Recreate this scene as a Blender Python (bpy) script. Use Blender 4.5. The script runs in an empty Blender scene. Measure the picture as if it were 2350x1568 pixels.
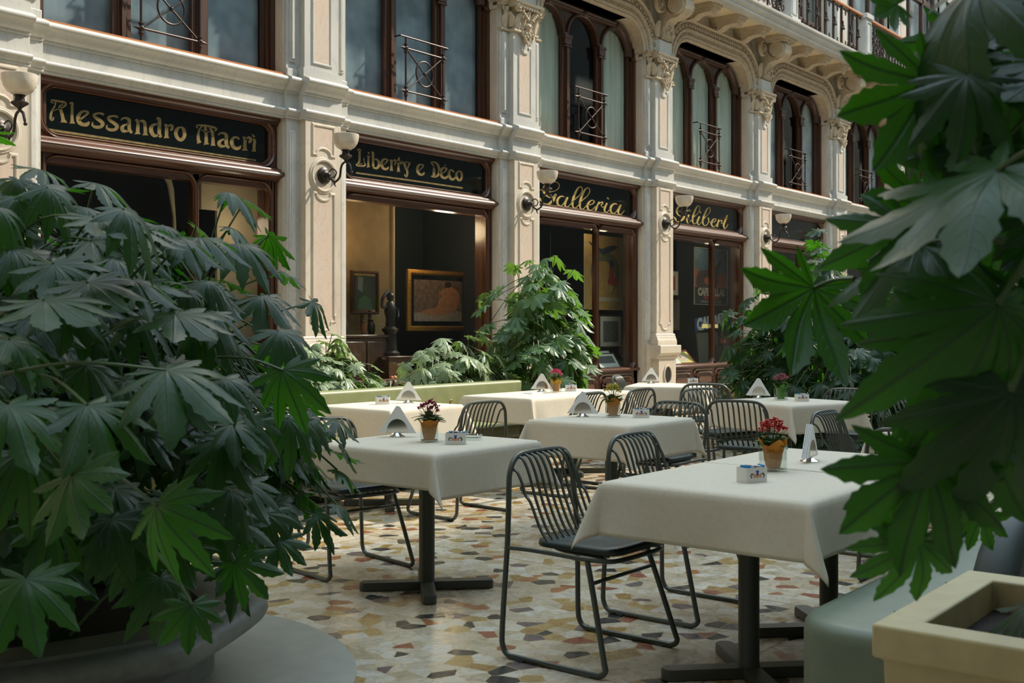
import bpy, math, random
import numpy as np
from math import sin, cos, pi, sqrt, radians, atan2, hypot, exp
from mathutils import Vector, Matrix

C = bpy.context.scene.collection
SC = bpy.context.scene
rnd = random.Random(7)

# ------------------------------------------------------------------ camera
FPX, YAW, HORY, CAMH, FY = 2567.0, radians(38.52), 752.7, 1.33, 10.2
cc, ss = cos(YAW), sin(YAW)                  # forward = (cc, ss), right = (ss, -cc)
cd = bpy.data.cameras.new('camera'); cam = bpy.data.objects.new('camera', cd); C.objects.link(cam)
cam.location = (0, 0, CAMH)
cam.rotation_euler = (pi/2, 0, YAW - pi/2)
cd.sensor_width = 36.0; cd.lens = 36.0*FPX/2350.0
cd.shift_y = -(784.0-HORY)/2350.0
cd.clip_start = 0.05; cd.clip_end = 300
cd.dof.use_dof = True; cd.dof.focus_distance = 7.5; cd.dof.aperture_fstop = 7.0
SC.camera = cam

# ------------------------------------------------------------------ light
W = bpy.data.worlds.new('world'); SC.world = W; W.use_nodes = True
wn = W.node_tree.nodes; wl = W.node_tree.links
bg = wn['Background']; bg.inputs[0].default_value = (0.66, 0.84, 1.0, 1); bg.inputs[1].default_value = 3.9
sd = bpy.data.lights.new('sun', 'SUN'); sun = bpy.data.objects.new('sun', sd); C.objects.link(sun)
sd.energy = 8.6; sd.angle = radians(1.6); sd.color = (1.0, 0.89, 0.74)
sdir = Vector((-1.0, 0.52, -1.05)).normalized()
sun.rotation_euler = sdir.to_track_quat('-Z', 'Y').to_euler(); sun.location = (20, -8, 25)
SC.view_settings.view_transform = 'Standard'; SC.view_settings.look = 'None'
SC.view_settings.gamma = 1.0; SC.view_settings.use_curve_mapping = False
SC.view_settings.exposure = -0.45

# ------------------------------------------------------------------ helpers
def floorpt(px, py, z=0.0):
    d = FPX*(CAMH-z)/(py-HORY); u = (px-1175)/FPX*d
    return (cc*d+ss*u, ss*d-cc*u)
def facade(px, py, y):
    t = (px-1175)/FPX; x = y*(cc+ss*t)/(ss-cc*t); d = cc*x+ss*y
    return (x, CAMH+(HORY-py)/FPX*d)
def at(px, py, d):
    u = (px-1175)/FPX*d
    return Vector((cc*d+ss*u, ss*d-cc*u, CAMH+(HORY-py)/FPX*d))

class MB:
    """collects verts and faces of one mesh"""
    def __init__(s): s.v = []; s.f = []
    def add(s, v, f):
        o = len(s.v); s.v += [tuple(p) for p in v]; s.f += [tuple(i+o for i in q) for q in f]; return s
    def box(s, x0, x1, y0, y1, z0, z1):
        return s.add([(x0,y0,z0),(x1,y0,z0),(x1,y1,z0),(x0,y1,z0),(x0,y0,z1),(x1,y0,z1),(x1,y1,z1),(x0,y1,z1)],
            [(0,3,2,1),(4,5,6,7),(0,1,5,4),(1,2,6,5),(2,3,7,6),(3,0,4,7)])
    def prism(s, poly, lo, hi, ax='z'):
        """poly 2D extruded: ax z: (x,y); ax y: (x,z); ax x: (y,z)"""
        n = len(poly)
        def P(p, h):
            return (p[0],p[1],h) if ax=='z' else ((p[0],h,p[1]) if ax=='y' else (h,p[0],p[1]))
        v = [P(p,lo) for p in poly]+[P(p,hi) for p in poly]
        f = [(i,(i+1)%n,n+(i+1)%n,n+i) for i in range(n)]+[tuple(range(n))[::-1], tuple(range(n,2*n))]
        return s.add(v, f)
    def lathe(s, prof, c=(0,0,0), n=24, sx=1, sy=1, rot=0):
        v=[]; f=[]; m=len(prof)
        for i in range(n):
            a=2*pi*i/n+rot
            for r,z in prof: v.append((c[0]+r*cos(a)*sx, c[1]+r*sin(a)*sy, c[2]+z))
        for i in range(n):
            j=(i+1)%n
            for k in range(m-1): f.append((i*m+k, j*m+k, j*m+k+1, i*m+k+1))
        if prof[0][0]>1e-6: f.append(tuple(i*m for i in range(n))[::-1])
        if prof[-1][0]>1e-6: f.append(tuple(i*m+m-1 for i in range(n)))
        return s.add(v, f)
    def tube(s, pts, r, n=8, closed=False, flat=1.0, cap=True):
        P=[Vector(p) for p in pts]; m=len(P); v=[]; f=[]
        rr = r if isinstance(r,(list,tuple)) else [r]*m
        up=None
        for i in range(m):
            if closed: t=(P[(i+1)%m]-P[i-1])
            else: t=(P[min(i+1,m-1)]-P[max(i-1,0)])
            if t.length<1e-9: t=Vector((0,0,1))
            t.normalize()
            if up is None:
                up = Vector((0,0,1)) if abs(t.z)<.9 else Vector((1,0,0))
            a=(up-t*up.dot(t))
            if a.length<1e-5: a=t.orthogonal()
            a.normalize(); b=t.cross(a); up=a
            for k in range(n):
                q=2*pi*k/n; v.append(P[i]+(a*cos(q)*flat+b*sin(q))*rr[i])
        for i in range(m if closed else m-1):
            j=(i+1)%m
            for k in range(n): f.append((i*n+k, i*n+(k+1)%n, j*n+(k+1)%n, j*n+k))
        if cap and not closed: f += [tuple(range(n))[::-1], tuple(range((m-1)*n, m*n))]
        return s.add(v, f)
    def sweep(s, path, prof, closed=False, cx=0, cz=0):
        """profile (n, y) swept along a path (x, z) standing in a facade plane; n grows to the left of travel"""
        m=len(path); k=len(prof); v=[]; f=[]
        for i in range(m):
            if closed: a,b,c=path[i-1],path[i],path[(i+1)%m]
            else: a,b,c=path[max(i-1,0)],path[i],path[min(i+1,m-1)]
            d1=Vector((b[0]-a[0],b[1]-a[1])); d2=Vector((c[0]-b[0],c[1]-b[1]))
            if d1.length<1e-9: d1=d2
            if d2.length<1e-9: d2=d1
            d1.normalize(); d2.normalize(); n1=Vector((-d1.y,d1.x)); n2=Vector((-d2.y,d2.x))
            nn=(n1+n2); nn.normalize(); sc=1/max(.4,nn.dot(n1))
            for (q,y) in prof: v.append((b[0]+nn.x*q*sc+cx, y, b[1]+nn.y*q*sc+cz))
        for i in range(m if closed else m-1):
            j=(i+1)%m
            for q in range(k-1): f.append((i*k+q, i*k+q+1, j*k+q+1, j*k+q))
        if not closed: f+= [tuple(range(k)), tuple(range((m-1)*k,m*k))[::-1]]
        return s.add(v, f)
    def sphere(s, c, r, n=10, m=6, sx=1, sy=1, sz=1):
        v=[]; f=[]
        for j in range(1,m):
            t=pi*j/m
            for i in range(n):
                a=2*pi*i/n; v.append((c[0]+r*sin(t)*cos(a)*sx, c[1]+r*sin(t)*sin(a)*sy, c[2]+r*cos(t)*sz))
        T=len(v); v.append((c[0],c[1],c[2]+r*sz)); v.append((c[0],c[1],c[2]-r*sz))
        for j in range(m-2):
            for i in range(n): f.append((j*n+i,(j+1)*n+i,(j+1)*n+(i+1)%n,j*n+(i+1)%n))
        for i in range(n):
            f.append((T,i,(i+1)%n)); f.append((T+1,(m-2)*n+(i+1)%n,(m-2)*n+i))
        return s.add(v, f)
    def xf(s, M):
        s.v=[tuple(M@Vector(p)) for p in s.v]; return s
    def join(s, o, M=None):
        return s.add([tuple(M@Vector(p)) for p in o.v] if M else o.v, o.f)

def obj(name, mb, mat, parent=None, label=None, cat=None, group=None, kind=None, smooth=True, ang=35, loc=None, bevel=0, fixn=True):
    me = bpy.data.meshes.new(name)
    me.from_pydata(mb.v, [], mb.f); me.update()
    if fixn:
        import bmesh
        bm=bmesh.new(); bm.from_mesh(me); bmesh.ops.recalc_face_normals(bm, faces=bm.faces); bm.to_mesh(me); bm.free()
    if smooth:
        me.polygons.foreach_set('use_smooth', [True]*len(me.polygons))
        me.set_sharp_from_angle(angle=radians(ang))
    if mat: me.materials.append(mat)
    o = bpy.data.objects.new(name, me); C.objects.link(o)
    if parent: o.parent = parent
    if loc: o.location = loc
    if bevel:
        b=o.modifiers.new('bevel','BEVEL'); b.width=bevel; b.segments=2; b.limit_method='ANGLE'; b.angle_limit=radians(40)
    tag(o, label, cat, group, kind)
    return o
def tag(o, label=None, cat=None, group=None, kind=None):
    if label: o['label']=label
    if cat: o['category']=cat
    if group: o['group']=group
    if kind: o['kind']=kind
    return o
def empty(name, loc, label=None, cat=None, rz=0, group=None, kind=None):
    o=bpy.data.objects.new(name,None); C.objects.link(o); o.location=loc; o.rotation_euler=(0,0,rz)
    o.empty_display_size=.1
    return tag(o,label,cat,group,kind)
def copy_tree(o, parent=None, loc=None, rz=None, label=None, group=None):
    c=o.copy(); C.objects.link(c)
    if parent: c.parent=parent
    if loc is not None: c.location=loc
    if rz is not None: c.rotation_euler=(0,0,rz)
    if label: c['label']=label
    if group: c['group']=group
    for ch in list(o.children): copy_tree(ch,c)
    return c
def spline(P, k=5, closed=False):
    """Catmull-Rom through points of any dimension"""
    P=[list(p) for p in P]; n=len(P); out=[]
    rng = range(n) if closed else range(n-1)
    for i in rng:
        if closed: a,b,c,d=P[i-1],P[i],P[(i+1)%n],P[(i+2)%n]
        else: a,b,c,d=P[max(i-1,0)],P[i],P[i+1],P[min(i+2,n-1)]
        for j in range(k):
            t=j/k
            out.append(tuple(.5*((2*B)+(-A+C_)*t+(2*A-5*B+4*C_-D)*t*t+(-A+3*B-3*C_+D)*t**3) for A,B,C_,D in zip(a,b,c,d)))
    if not closed: out.append(tuple(P[-1]))
    return out
def rrect(x0,x1,z0,z1,r,n=6):
    """rounded rectangle, counter-clockwise"""
    out=[]
    rr = r if isinstance(r,(list,tuple)) else [r]*4
    for (cx,cz,a0,q) in ((x1,z1,0,rr[0]),(x0,z1,90,rr[1]),(x0,z0,180,rr[2]),(x1,z0,270,rr[3])):
        sx = -1 if cx==x1 else 1; sz = -1 if cz==z1 else 1
        if q<=0: out.append((cx,cz)); continue
        for i in range(n+1):
            a=radians(a0+90*i/n); out.append((cx+sx*q+q*cos(a), cz+sz*q+q*sin(a)))
    return out

# ------------------------------------------------------------------ materials
def mat(name, col, rough=.5, metal=0, spec=.5, coat=0, sub=None):
    m=bpy.data.materials.new(name); m.use_nodes=True; b=m.node_tree.nodes['Principled BSDF']
    b.inputs['Base Color'].default_value=(*col,1); b.inputs['Roughness'].default_value=rough
    b.inputs['Metallic'].default_value=metal; b.inputs['Specular IOR Level'].default_value=spec
    if coat: b.inputs['Coat Weight'].default_value=coat; b.inputs['Coat Roughness'].default_value=.12
    return m
def nd(m, t, **kw):
    n=m.node_tree.nodes.new(t)
    for k,v in kw.items(): setattr(n,k,v)
    return n
def ramp(m, stops, interp='LINEAR'):
    r=nd(m,'ShaderNodeValToRGB'); e=r.color_ramp.elements; r.color_ramp.interpolation=interp
    while len(e)>len(stops): e.remove(e[-1])
    while len(e)<len(stops): e.new(.5)
    for i,(p,c) in enumerate(stops): e[i].position=p; e[i].color=(*c,1)
    return r
def coords(m, scale=(1,1,1), kind='Object'):
    tc=nd(m,'ShaderNodeTexCoord'); mp=nd(m,'ShaderNodeMapping'); mp.inputs['Scale'].default_value=scale
    m.node_tree.links.new(tc.outputs[kind], mp.inputs[0]); return mp.outputs[0]
def bump(m, src, strength=.2, dist=.01):
    b=nd(m,'ShaderNodeBump'); b.inputs['Strength'].default_value=strength; b.inputs['Distance'].default_value=dist
    m.node_tree.links.new(src,b.inputs['Height']); m.node_tree.links.new(b.outputs[0], m.node_tree.nodes['Principled BSDF'].inputs['Normal'])
def noisy(name, c1, c2, scale=(3,3,3), nscale=3, detail=6, lo=.35, hi=.65, rough=.5, dist=0, bumps=0, **kw):
    m=mat(name,c1,rough,**kw); L=m.node_tree.links
    n=nd(m,'ShaderNodeTexNoise'); n.inputs['Scale'].default_value=nscale; n.inputs['Detail'].default_value=detail; n.inputs['Distortion'].default_value=dist
    L.new(coords(m,scale), n.inputs[0]); r=ramp(m,[(lo,c1),(hi,c2)]); L.new(n.outputs[0], r.inputs[0])
    L.new(r.outputs[0], m.node_tree.nodes['Principled BSDF'].inputs['Base Color'])
    if bumps: bump(m,n.outputs[0],bumps)
    return m
def marble(name, base, alt, vein, rough=.35, amt=.5, sc=1.0):
    m=mat(name,base,rough); L=m.node_tree.links; co=coords(m,(sc,sc,sc))
    n=nd(m,'ShaderNodeTexNoise'); n.inputs['Scale'].default_value=1.3; n.inputs['Detail'].default_value=5; L.new(co,n.inputs[0])
    r=ramp(m,[(.35,base),(.65,alt)]); L.new(n.outputs[0],r.inputs[0])
    w=nd(m,'ShaderNodeTexNoise'); w.inputs['Scale'].default_value=2.6; w.inputs['Detail'].default_value=9; w.inputs['Distortion'].default_value=1.6
    mp2=nd(m,'ShaderNodeMapping'); mp2.inputs['Rotation'].default_value=(.3,.6,.2); mp2.inputs['Scale'].default_value=(1,1,.45); L.new(co,mp2.inputs[0]); L.new(mp2.outputs[0],w.inputs[0])
    v=ramp(m,[(.47,(0,0,0)),(.497,(1,1,1)),(.525,(0,0,0))]); L.new(w.outputs[0],v.inputs[0])
    mu=nd(m,'ShaderNodeMath',operation='MULTIPLY'); mu.inputs[1].default_value=amt; L.new(v.outputs[0],mu.inputs[0])
    mx=nd(m,'ShaderNodeMix',data_type='RGBA'); L.new(mu.outputs[0],mx.inputs[0]); L.new(r.outputs[0],mx.inputs[6]); mx.inputs[7].default_value=(*vein,1)
    L.new(mx.outputs[2], m.node_tree.nodes['Principled BSDF'].inputs['Base Color'])
    return m
def wood(name, dark, light, rough=.28, axis='x', coat=.35):
    m=mat(name,dark,rough,coat=coat); L=m.node_tree.links
    s={'x':(.6,14,14),'z':(14,14,.6)}[axis]
    n=nd(m,'ShaderNodeTexNoise'); n.inputs['Scale'].default_value=2.2; n.inputs['Detail'].default_value=7; n.inputs['Distortion'].default_value=.4
    L.new(coords(m,s),n.inputs[0]); r=ramp(m,[(.3,dark),(.7,light)]); L.new(n.outputs[0],r.inputs[0])
    L.new(r.outputs[0],m.node_tree.nodes['Principled BSDF'].inputs['Base Color']); bump(m,n.outputs[0],.08)
    return m
def glass(name, tint=(1,1,1), rough=0.0, ior=1.45, f=1.0):
    m=bpy.data.materials.new(name); m.use_nodes=True; nt=m.node_tree; nt.nodes.clear(); L=nt.links
    o=nt.nodes.new('ShaderNodeOutputMaterial'); mx=nt.nodes.new('ShaderNodeMixShader'); t=nt.nodes.new('ShaderNodeBsdfTransparent'); g=nt.nodes.new('ShaderNodeBsdfGlossy'); fr=nt.nodes.new('ShaderNodeFresnel')
    t.inputs[0].default_value=(*tint,1); g.inputs['Roughness'].default_value=rough; fr.inputs[0].default_value=ior
    mu=nt.nodes.new('ShaderNodeMath'); mu.operation='MULTIPLY'; mu.inputs[1].default_value=f
    ge=nt.nodes.new('ShaderNodeNewGeometry'); iv=nt.nodes.new('ShaderNodeMath'); iv.operation='SUBTRACT'; iv.inputs[0].default_value=1; L.new(ge.outputs['Backfacing'],iv.inputs[1])
    m2=nt.nodes.new('ShaderNodeMath'); m2.operation='MULTIPLY'; L.new(fr.outputs[0],mu.inputs[0]); L.new(mu.outputs[0],m2.inputs[0]); L.new(iv.outputs[0],m2.inputs[1]); L.new(m2.outputs[0],mx.inputs[0]); L.new(t.outputs[0],mx.inputs[1]); L.new(g.outputs[0],mx.inputs[2]); L.new(mx.outputs[0],o.inputs[0])
    return m

M={}
M['marble']=marble('white_marble',(.60,.58,.52),(.50,.49,.45),(.30,.31,.31),.38,.30)
M['cream']=marble('cream_marble',(.64,.56,.45),(.54,.47,.37),(.36,.30,.23),.42,.3)
M['carved']=noisy('carved_stone',(.56,.47,.34),(.46,.38,.27),nscale=4,rough=.6,bumps=.1)
M['pink']=marble('pink_marble',(.62,.48,.37),(.60,.51,.42),(.42,.24,.15),.35,.28,sc=2.2)
M['plaster']=noisy('cream_plaster',(.72,.60,.40),(.66,.54,.35),nscale=2,rough=.8)
M['farwall']=noisy('grey_stone_wall',(.24,.24,.22),(.18,.18,.165),nscale=.6,rough=.8)
M['wood']=wood('red_brown_wood',(.036,.013,.007),(.125,.046,.018),rough=.33,coat=.22)
M['woodv']=wood('red_brown_wood_upright',(.034,.012,.006),(.115,.042,.016),axis='z',rough=.33,coat=.22)
M['darkwood']=wood('dark_window_wood',(.030,.013,.007),(.085,.033,.014),axis='z',rough=.4,coat=.15)
M['orangewood']=wood('orange_rail_wood',(.35,.12,.035),(.52,.20,.06),rough=.4)
M['sign']=mat('black_sign_glass',(.004,.007,.007),.08,spec=.22)
M['gold']=noisy('gold_leaf',(.34,.235,.085),(.20,.145,.06),nscale=5,rough=.42,metal=.5)
M['gold2']=noisy('bright_gold_leaf',(.78,.57,.20),(.60,.42,.13),nscale=9,rough=.40,metal=.5)
M['gilt']=noisy('gilt_frame',(.62,.33,.06),(.25,.11,.02),nscale=30,rough=.35,metal=.7,bumps=.6)
M['iron']=mat('dark_iron',(.045,.032,.028),.45,metal=.6)
M['bronze']=mat('dark_bronze',(.030,.024,.020),.42,metal=.5)
M['pane']=glass('window_glass',(.93,.96,.95),0.0,1.5,.75)
M['upperpane']=glass('hazy_window_glass',(.80,.86,.88),.05,1.5,1.6)
M['clear']=glass('clear_table_glass',(.92,.95,.94),.02,1.5,1.6)
M['curtain']=noisy('pale_curtain',(.58,.62,.54),(.48,.53,.46),scale=(6,1,.4),nscale=3,rough=.9)
M['haze']=noisy('grey_blind',(.58,.61,.62),(.30,.34,.37),nscale=.8,detail=2,rough=.85)
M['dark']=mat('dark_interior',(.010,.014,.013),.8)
M['teal']=mat('dark_teal_panel',(.008,.016,.015),.7)
M['beige']=noisy('beige_partition',(.58,.47,.31),(.52,.42,.28),nscale=2,rough=.8)
M['ochre']=noisy('ochre_wall',(.36,.24,.12),(.30,.20,.10),nscale=2,rough=.85)
M['metal']=mat('green_grey_chair_metal',(.075,.083,.068),.36,metal=.25)
M['pad']=noisy('dark_green_leather',(.016,.028,.024),(.022,.036,.030),nscale=40,rough=.42,bumps=.08)
M['leg']=noisy('olive_grey_table_metal',(.055,.060,.046),(.062,.067,.052),nscale=20,rough=.42)
M['olive']=noisy('olive_leatherette',(.25,.265,.12),(.21,.225,.10),nscale=3,rough=.45,bumps=.05)
M['sage']=noisy('sage_leatherette',(.145,.175,.120),(.125,.155,.105),nscale=3,rough=.45,bumps=.05)
M['darkgreen']=mat('dark_green_leatherette',(.020,.032,.026),.5)
M['black']=mat('recess_shade_black',(.012,.012,.010),.7)
M['steel']=mat('polished_steel',(.62,.60,.56),.12,metal=1)
M['napkin']=mat('white_paper',(.80,.80,.78),.8)
M['ceramic']=mat('white_ceramic',(.72,.71,.66),.18,coat=.4)
M['blue']=mat('cobalt_paint',(.02,.05,.32),.3)
M['orange']=mat('rust_paint',(.55,.20,.06),.4)
M['bluepack']=mat('blue_sachet',(.03,.30,.62),.4)
M['brownpack']=mat('brown_sachet',(.22,.11,.05),.5)
M['whitepack']=mat('white_sachet',(.62,.66,.74),.5)
M['opal']=noisy('opal_glass',(.66,.60,.50),(.58,.51,.42),nscale=5,rough=.3)
M['soil']=noisy('dark_soil',(.012,.007,.005),(.035,.020,.012),nscale=30,rough=.95,bumps=1)
M['stone']=noisy('grey_stone',(.25,.25,.225),(.20,.20,.18),nscale=6,rough=.5,bumps=.05)
M['disc']=noisy('pale_grey_floor_stone',(.36,.355,.30),(.31,.31,.265),nscale=4,rough=.45)
M['creampaint']=noisy('cream_paint',(.50,.42,.22),(.44,.36,.19),nscale=6,rough=.5)
M['terracotta']=noisy('terracotta',(.34,.12,.055),(.26,.09,.04),nscale=8,rough=.8)
M['stem']=noisy('brown_stem',(.09,.055,.028),(.15,.09,.045),nscale=20,rough=.8,bumps=.4)
M['petiole']=mat('green_petiole',(.045,.085,.022),.5)
M['rope']=noisy('beige_rope',(.40,.30,.18),(.30,.22,.12),nscale=30,rough=.8)
M['brass']=mat('brass',(.60,.42,.14),.3,metal=1)
M['rubber']=mat('grey_rubber',(.10,.11,.10),.7)
for n_,c_ in (('magenta',(.42,.012,.10)),('pinkf',(.75,.08,.22)),('yellowf',(.62,.55,.07)),('red',(.62,.018,.010)),('rose',(.60,.20,.26))):
    M[n_]=mat('petals_'+n_,c_,.6)
def papermat(name, c, tr=.5):
    m=mat(name,c,.6); nt=m.node_tree; L=nt.links; t=nd(m,'ShaderNodeBsdfTranslucent'); t.inputs[0].default_value=(*c,1)
    mx=nd(m,'ShaderNodeMixShader'); mx.inputs[0].default_value=tr; L.new(nt.nodes['Principled BSDF'].outputs[0],mx.inputs[1]); L.new(t.outputs[0],mx.inputs[2]); L.new(mx.outputs[0],nt.nodes['Material Output'].inputs[0]); return m
M['orangepaper']=papermat('orange_tissue',(.78,.30,.03)); M['yellowpaper']=papermat('yellow_tissue',(.86,.48,.05)); M['greenpaper']=papermat('green_wrap',(.16,.42,.06))
M['terrapot']=mat('brown_paper_wrap',(.50,.24,.10),.7)
def clothmat():
    m=papermat('cream_tablecloth',(.66,.60,.50),.12); L=m.node_tree.links; b=m.node_tree.nodes['Principled BSDF']; b.inputs['Roughness'].default_value=.85; b.inputs['Specular IOR Level'].default_value=.15
    n=nd(m,'ShaderNodeTexNoise'); n.inputs['Scale'].default_value=42; n.inputs['Detail'].default_value=3; n.inputs['Distortion'].default_value=1.2; L.new(coords(m),n.inputs[0])
    r=ramp(m,[(.40,(.74,.665,.53)),(.65,(.70,.625,.495))]); L.new(n.outputs[0],r.inputs[0]); L.new(r.outputs[0],b.inputs['Base Color'])
    w=nd(m,'ShaderNodeTexNoise'); w.inputs['Scale'].default_value=400; L.new(coords(m),w.inputs[0]); bump(m,w.outputs[0],.12,.002)
    return m
M['cloth']=clothmat()

def floormat():
    m=mat('palladiana_floor',(.6,.5,.4),.24); L=m.node_tree.links; b=m.node_tree.nodes['Principled BSDF']
    tc=nd(m,'ShaderNodeTexCoord'); mp=nd(m,'ShaderNodeMapping'); mp.inputs['Scale'].default_value=(1,1,0); L.new(tc.outputs['Object'],mp.inputs[0])
    wn_=nd(m,'ShaderNodeTexNoise'); wn_.inputs['Scale'].default_value=3; L.new(mp.outputs[0],wn_.inputs[0])
    off=nd(m,'ShaderNodeMix',data_type='RGBA',blend_type='LINEAR_LIGHT'); off.inputs[0].default_value=.03; L.new(mp.outputs[0],off.inputs[6]); L.new(wn_.outputs[1],off.inputs[7])
    V=nd(m,'ShaderNodeTexVoronoi',feature='F1',distance='EUCLIDEAN'); V.voronoi_dimensions='2D'; V.inputs['Scale'].default_value=11.5; V.inputs['Randomness'].default_value=1; L.new(mp.outputs[0],V.inputs['Vector'])
    E=nd(m,'ShaderNodeTexVoronoi',feature='DISTANCE_TO_EDGE'); E.voronoi_dimensions='2D'; E.inputs['Scale'].default_value=11.5; L.new(mp.outputs[0],E.inputs['Vector'])
    sp=nd(m,'ShaderNodeSeparateColor'); L.new(V.outputs['Color'],sp.inputs[0])
    pal=ramp(m,[(0,(.50,.435,.325)),(.24,(.44,.375,.27)),(.42,(.53,.48,.385)),(.55,(.40,.335,.225)),(.61,(.55,.51,.43)),(.73,(.36,.25,.10)),(.80,(.30,.19,.065)),(.83,(.030,.034,.034)),(.89,(.24,.085,.045)),(.925,(.13,.10,.10)),(.955,(.46,.40,.29)),(.98,(.32,.13,.055))],'CONSTANT')
    L.new(sp.outputs[0],pal.inputs[0])
    vn=nd(m,'ShaderNodeTexNoise'); vn.inputs['Scale'].default_value=14; vn.inputs['Detail'].default_value=8; vn.inputs['Distortion'].default_value=1.5; L.new(tc.outputs['Object'],vn.inputs[0])
    vr=ramp(m,[(.3,(.78,.76,.74)),(.6,(1.08,1.05,1.0))]); L.new(vn.outputs[0],vr.inputs[0])
    mul=nd(m,'ShaderNodeMix',data_type='RGBA',blend_type='MULTIPLY'); mul.inputs[0].default_value=.8; L.new(pal.outputs[0],mul.inputs[6]); L.new(vr.outputs[0],mul.inputs[7])
    gr=ramp(m,[(.012,(1,1,1)),(.03,(0,0,0))]); L.new(E.outputs['Distance'],gr.inputs[0])
    mx=nd(m,'ShaderNodeMix',data_type='RGBA'); L.new(gr.outputs[0],mx.inputs[0]); L.new(mul.outputs[2],mx.inputs[6]); mx.inputs[7].default_value=(.46,.34,.17,1)
    # thin joints every 2.6 m across, every 3.7 m along
    sx=nd(m,'ShaderNodeSeparateXYZ'); L.new(tc.outputs['Object'],sx.inputs[0])
    outs=[]
    for ax,per,ofs in ((0,3.7,5.04),(1,3.1,2.05)):
        a=nd(m,'ShaderNodeMath',operation='SUBTRACT'); a.inputs[1].default_value=ofs-per*20; L.new(sx.outputs[ax],a.inputs[0])
        p=nd(m,'ShaderNodeMath',operation='MODULO'); p.inputs[1].default_value=per; L.new(a.outputs[0],p.inputs[0])
        l=nd(m,'ShaderNodeMath',operation='LESS_THAN'); l.inputs[1].default_value=.009; L.new(p.outputs[0],l.inputs[0]); outs.append(l)
    mxx=nd(m,'ShaderNodeMath',operation='MAXIMUM'); L.new(outs[0].outputs[0],mxx.inputs[0]); L.new(outs[1].outputs[0],mxx.inputs[1])
    m2=nd(m,'ShaderNodeMix',data_type='RGBA'); L.new(mxx.outputs[0],m2.inputs[0]); L.new(mx.outputs[2],m2.inputs[6]); m2.inputs[7].default_value=(.22,.14,.07,1)
    L.new(m2.outputs[2],b.inputs['Base Color'])
    b.inputs['Specular IOR Level'].default_value=.5
    rr=ramp(m,[(.3,(.20,.20,.20)),(.7,(.36,.36,.36))]); L.new(vn.outputs[0],rr.inputs[0]); L.new(rr.outputs[0],b.inputs['Roughness'])
    return m
M['floor']=floormat()

def leafmat(name, c1, c2, trans, rim=None, tf=.30, rough=.36, vein=(.16,.26,.08)):
    m=mat(name,c1,rough,spec=.36); nt=m.node_tree; L=nt.links; b=nt.nodes['Principled BSDF']
    uv=nd(m,'ShaderNodeUVMap'); sx=nd(m,'ShaderNodeSeparateXYZ'); L.new(uv.outputs[0],sx.inputs[0])
    n=nd(m,'ShaderNodeTexNoise'); n.inputs['Scale'].default_value=2.5; n.inputs['Detail'].default_value=3; L.new(coords(m),n.inputs[0])
    r=ramp(m,[(.35,c1),(.65,c2)]); L.new(n.outputs[0],r.inputs[0])
    # midrib
    ab=nd(m,'ShaderNodeMath',operation='ABSOLUTE'); L.new(sx.outputs[0],ab.inputs[0])
    vr=ramp(m,[(.03,(1,1,1)),(.075,(0,0,0))]); L.new(ab.outputs[0],vr.inputs[0])
    # side veins: stripes in v + k|u|
    mu=nd(m,'ShaderNodeMath',operation='MULTIPLY_ADD'); mu.inputs[1].default_value=-.22; L.new(ab.outputs[0],mu.inputs[0]); L.new(sx.outputs[1],mu.inputs[2])
    sc=nd(m,'ShaderNodeMath',operation='MULTIPLY'); sc.inputs[1].default_value=58; L.new(mu.outputs[0],sc.inputs[0])
    si=nd(m,'ShaderNodeMath',operation='SINE'); L.new(sc.outputs[0],si.inputs[0])
    sr=ramp(m,[(.90,(0,0,0)),(1.0,(.45,.45,.45))]); L.new(si.outputs[0],sr.inputs[0])
    ad=nd(m,'ShaderNodeMath',operation='MAXIMUM'); L.new(vr.outputs[0],ad.inputs[0]); L.new(sr.outputs[0],ad.inputs[1])
    mx=nd(m,'ShaderNodeMix',data_type='RGBA'); L.new(ad.outputs[0],mx.inputs[0]); L.new(r.outputs[0],mx.inputs[6]); mx.inputs[7].default_value=(*vein,1)
    col=mx.outputs[2]
    if rim:
        er=ramp(m,[(.62,(0,0,0)),(.85,(1,1,1))]); L.new(ab.outputs[0],er.inputs[0])
        m3=nd(m,'ShaderNodeMix',data_type='RGBA'); L.new(er.outputs[0],m3.inputs[0]); L.new(col,m3.inputs[6]); m3.inputs[7].default_value=(*rim,1); col=m3.outputs[2]
    L.new(col,b.inputs['Base Color'])
    bp_=nd(m,'ShaderNodeBump'); bp_.inputs['Strength'].default_value=.35; bp_.inputs['Distance'].default_value=.004; bp_.invert=True; L.new(ad.outputs[0],bp_.inputs['Height']); L.new(bp_.outputs[0],b.inputs['Normal'])
    t=nd(m,'ShaderNodeBsdfTranslucent'); dk=nd(m,'ShaderNodeMix',data_type='RGBA'); L.new(ad.outputs[0],dk.inputs[0]); dk.inputs[6].default_value=(*trans,1); dk.inputs[7].default_value=(trans[0]*.35,trans[1]*.35,trans[2]*.35,1); L.new(dk.outputs[2],t.inputs[0])
    ms=nd(m,'ShaderNodeMixShader'); ms.inputs[0].default_value=tf; L.new(b.outputs[0],ms.inputs[1]); L.new(t.outputs[0],ms.inputs[2]); L.new(ms.outputs[0],nt.nodes['Material Output'].inputs[0])
    return m
M['leaf']=leafmat('fatsia_leaf',(.010,.031,.011),(.018,.048,.016),(.075,.32,.007),tf=.32,rough=.36,vein=(.030,.065,.028))
M['leafpale']=leafmat('pale_fatsia_leaf',(.17,.24,.12),(.26,.33,.19),(.22,.42,.05),rim=(.48,.52,.36),tf=.22,vein=(.30,.38,.20))  # variegated leaf, its colours raised further to hold the whitening by the sun
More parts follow.
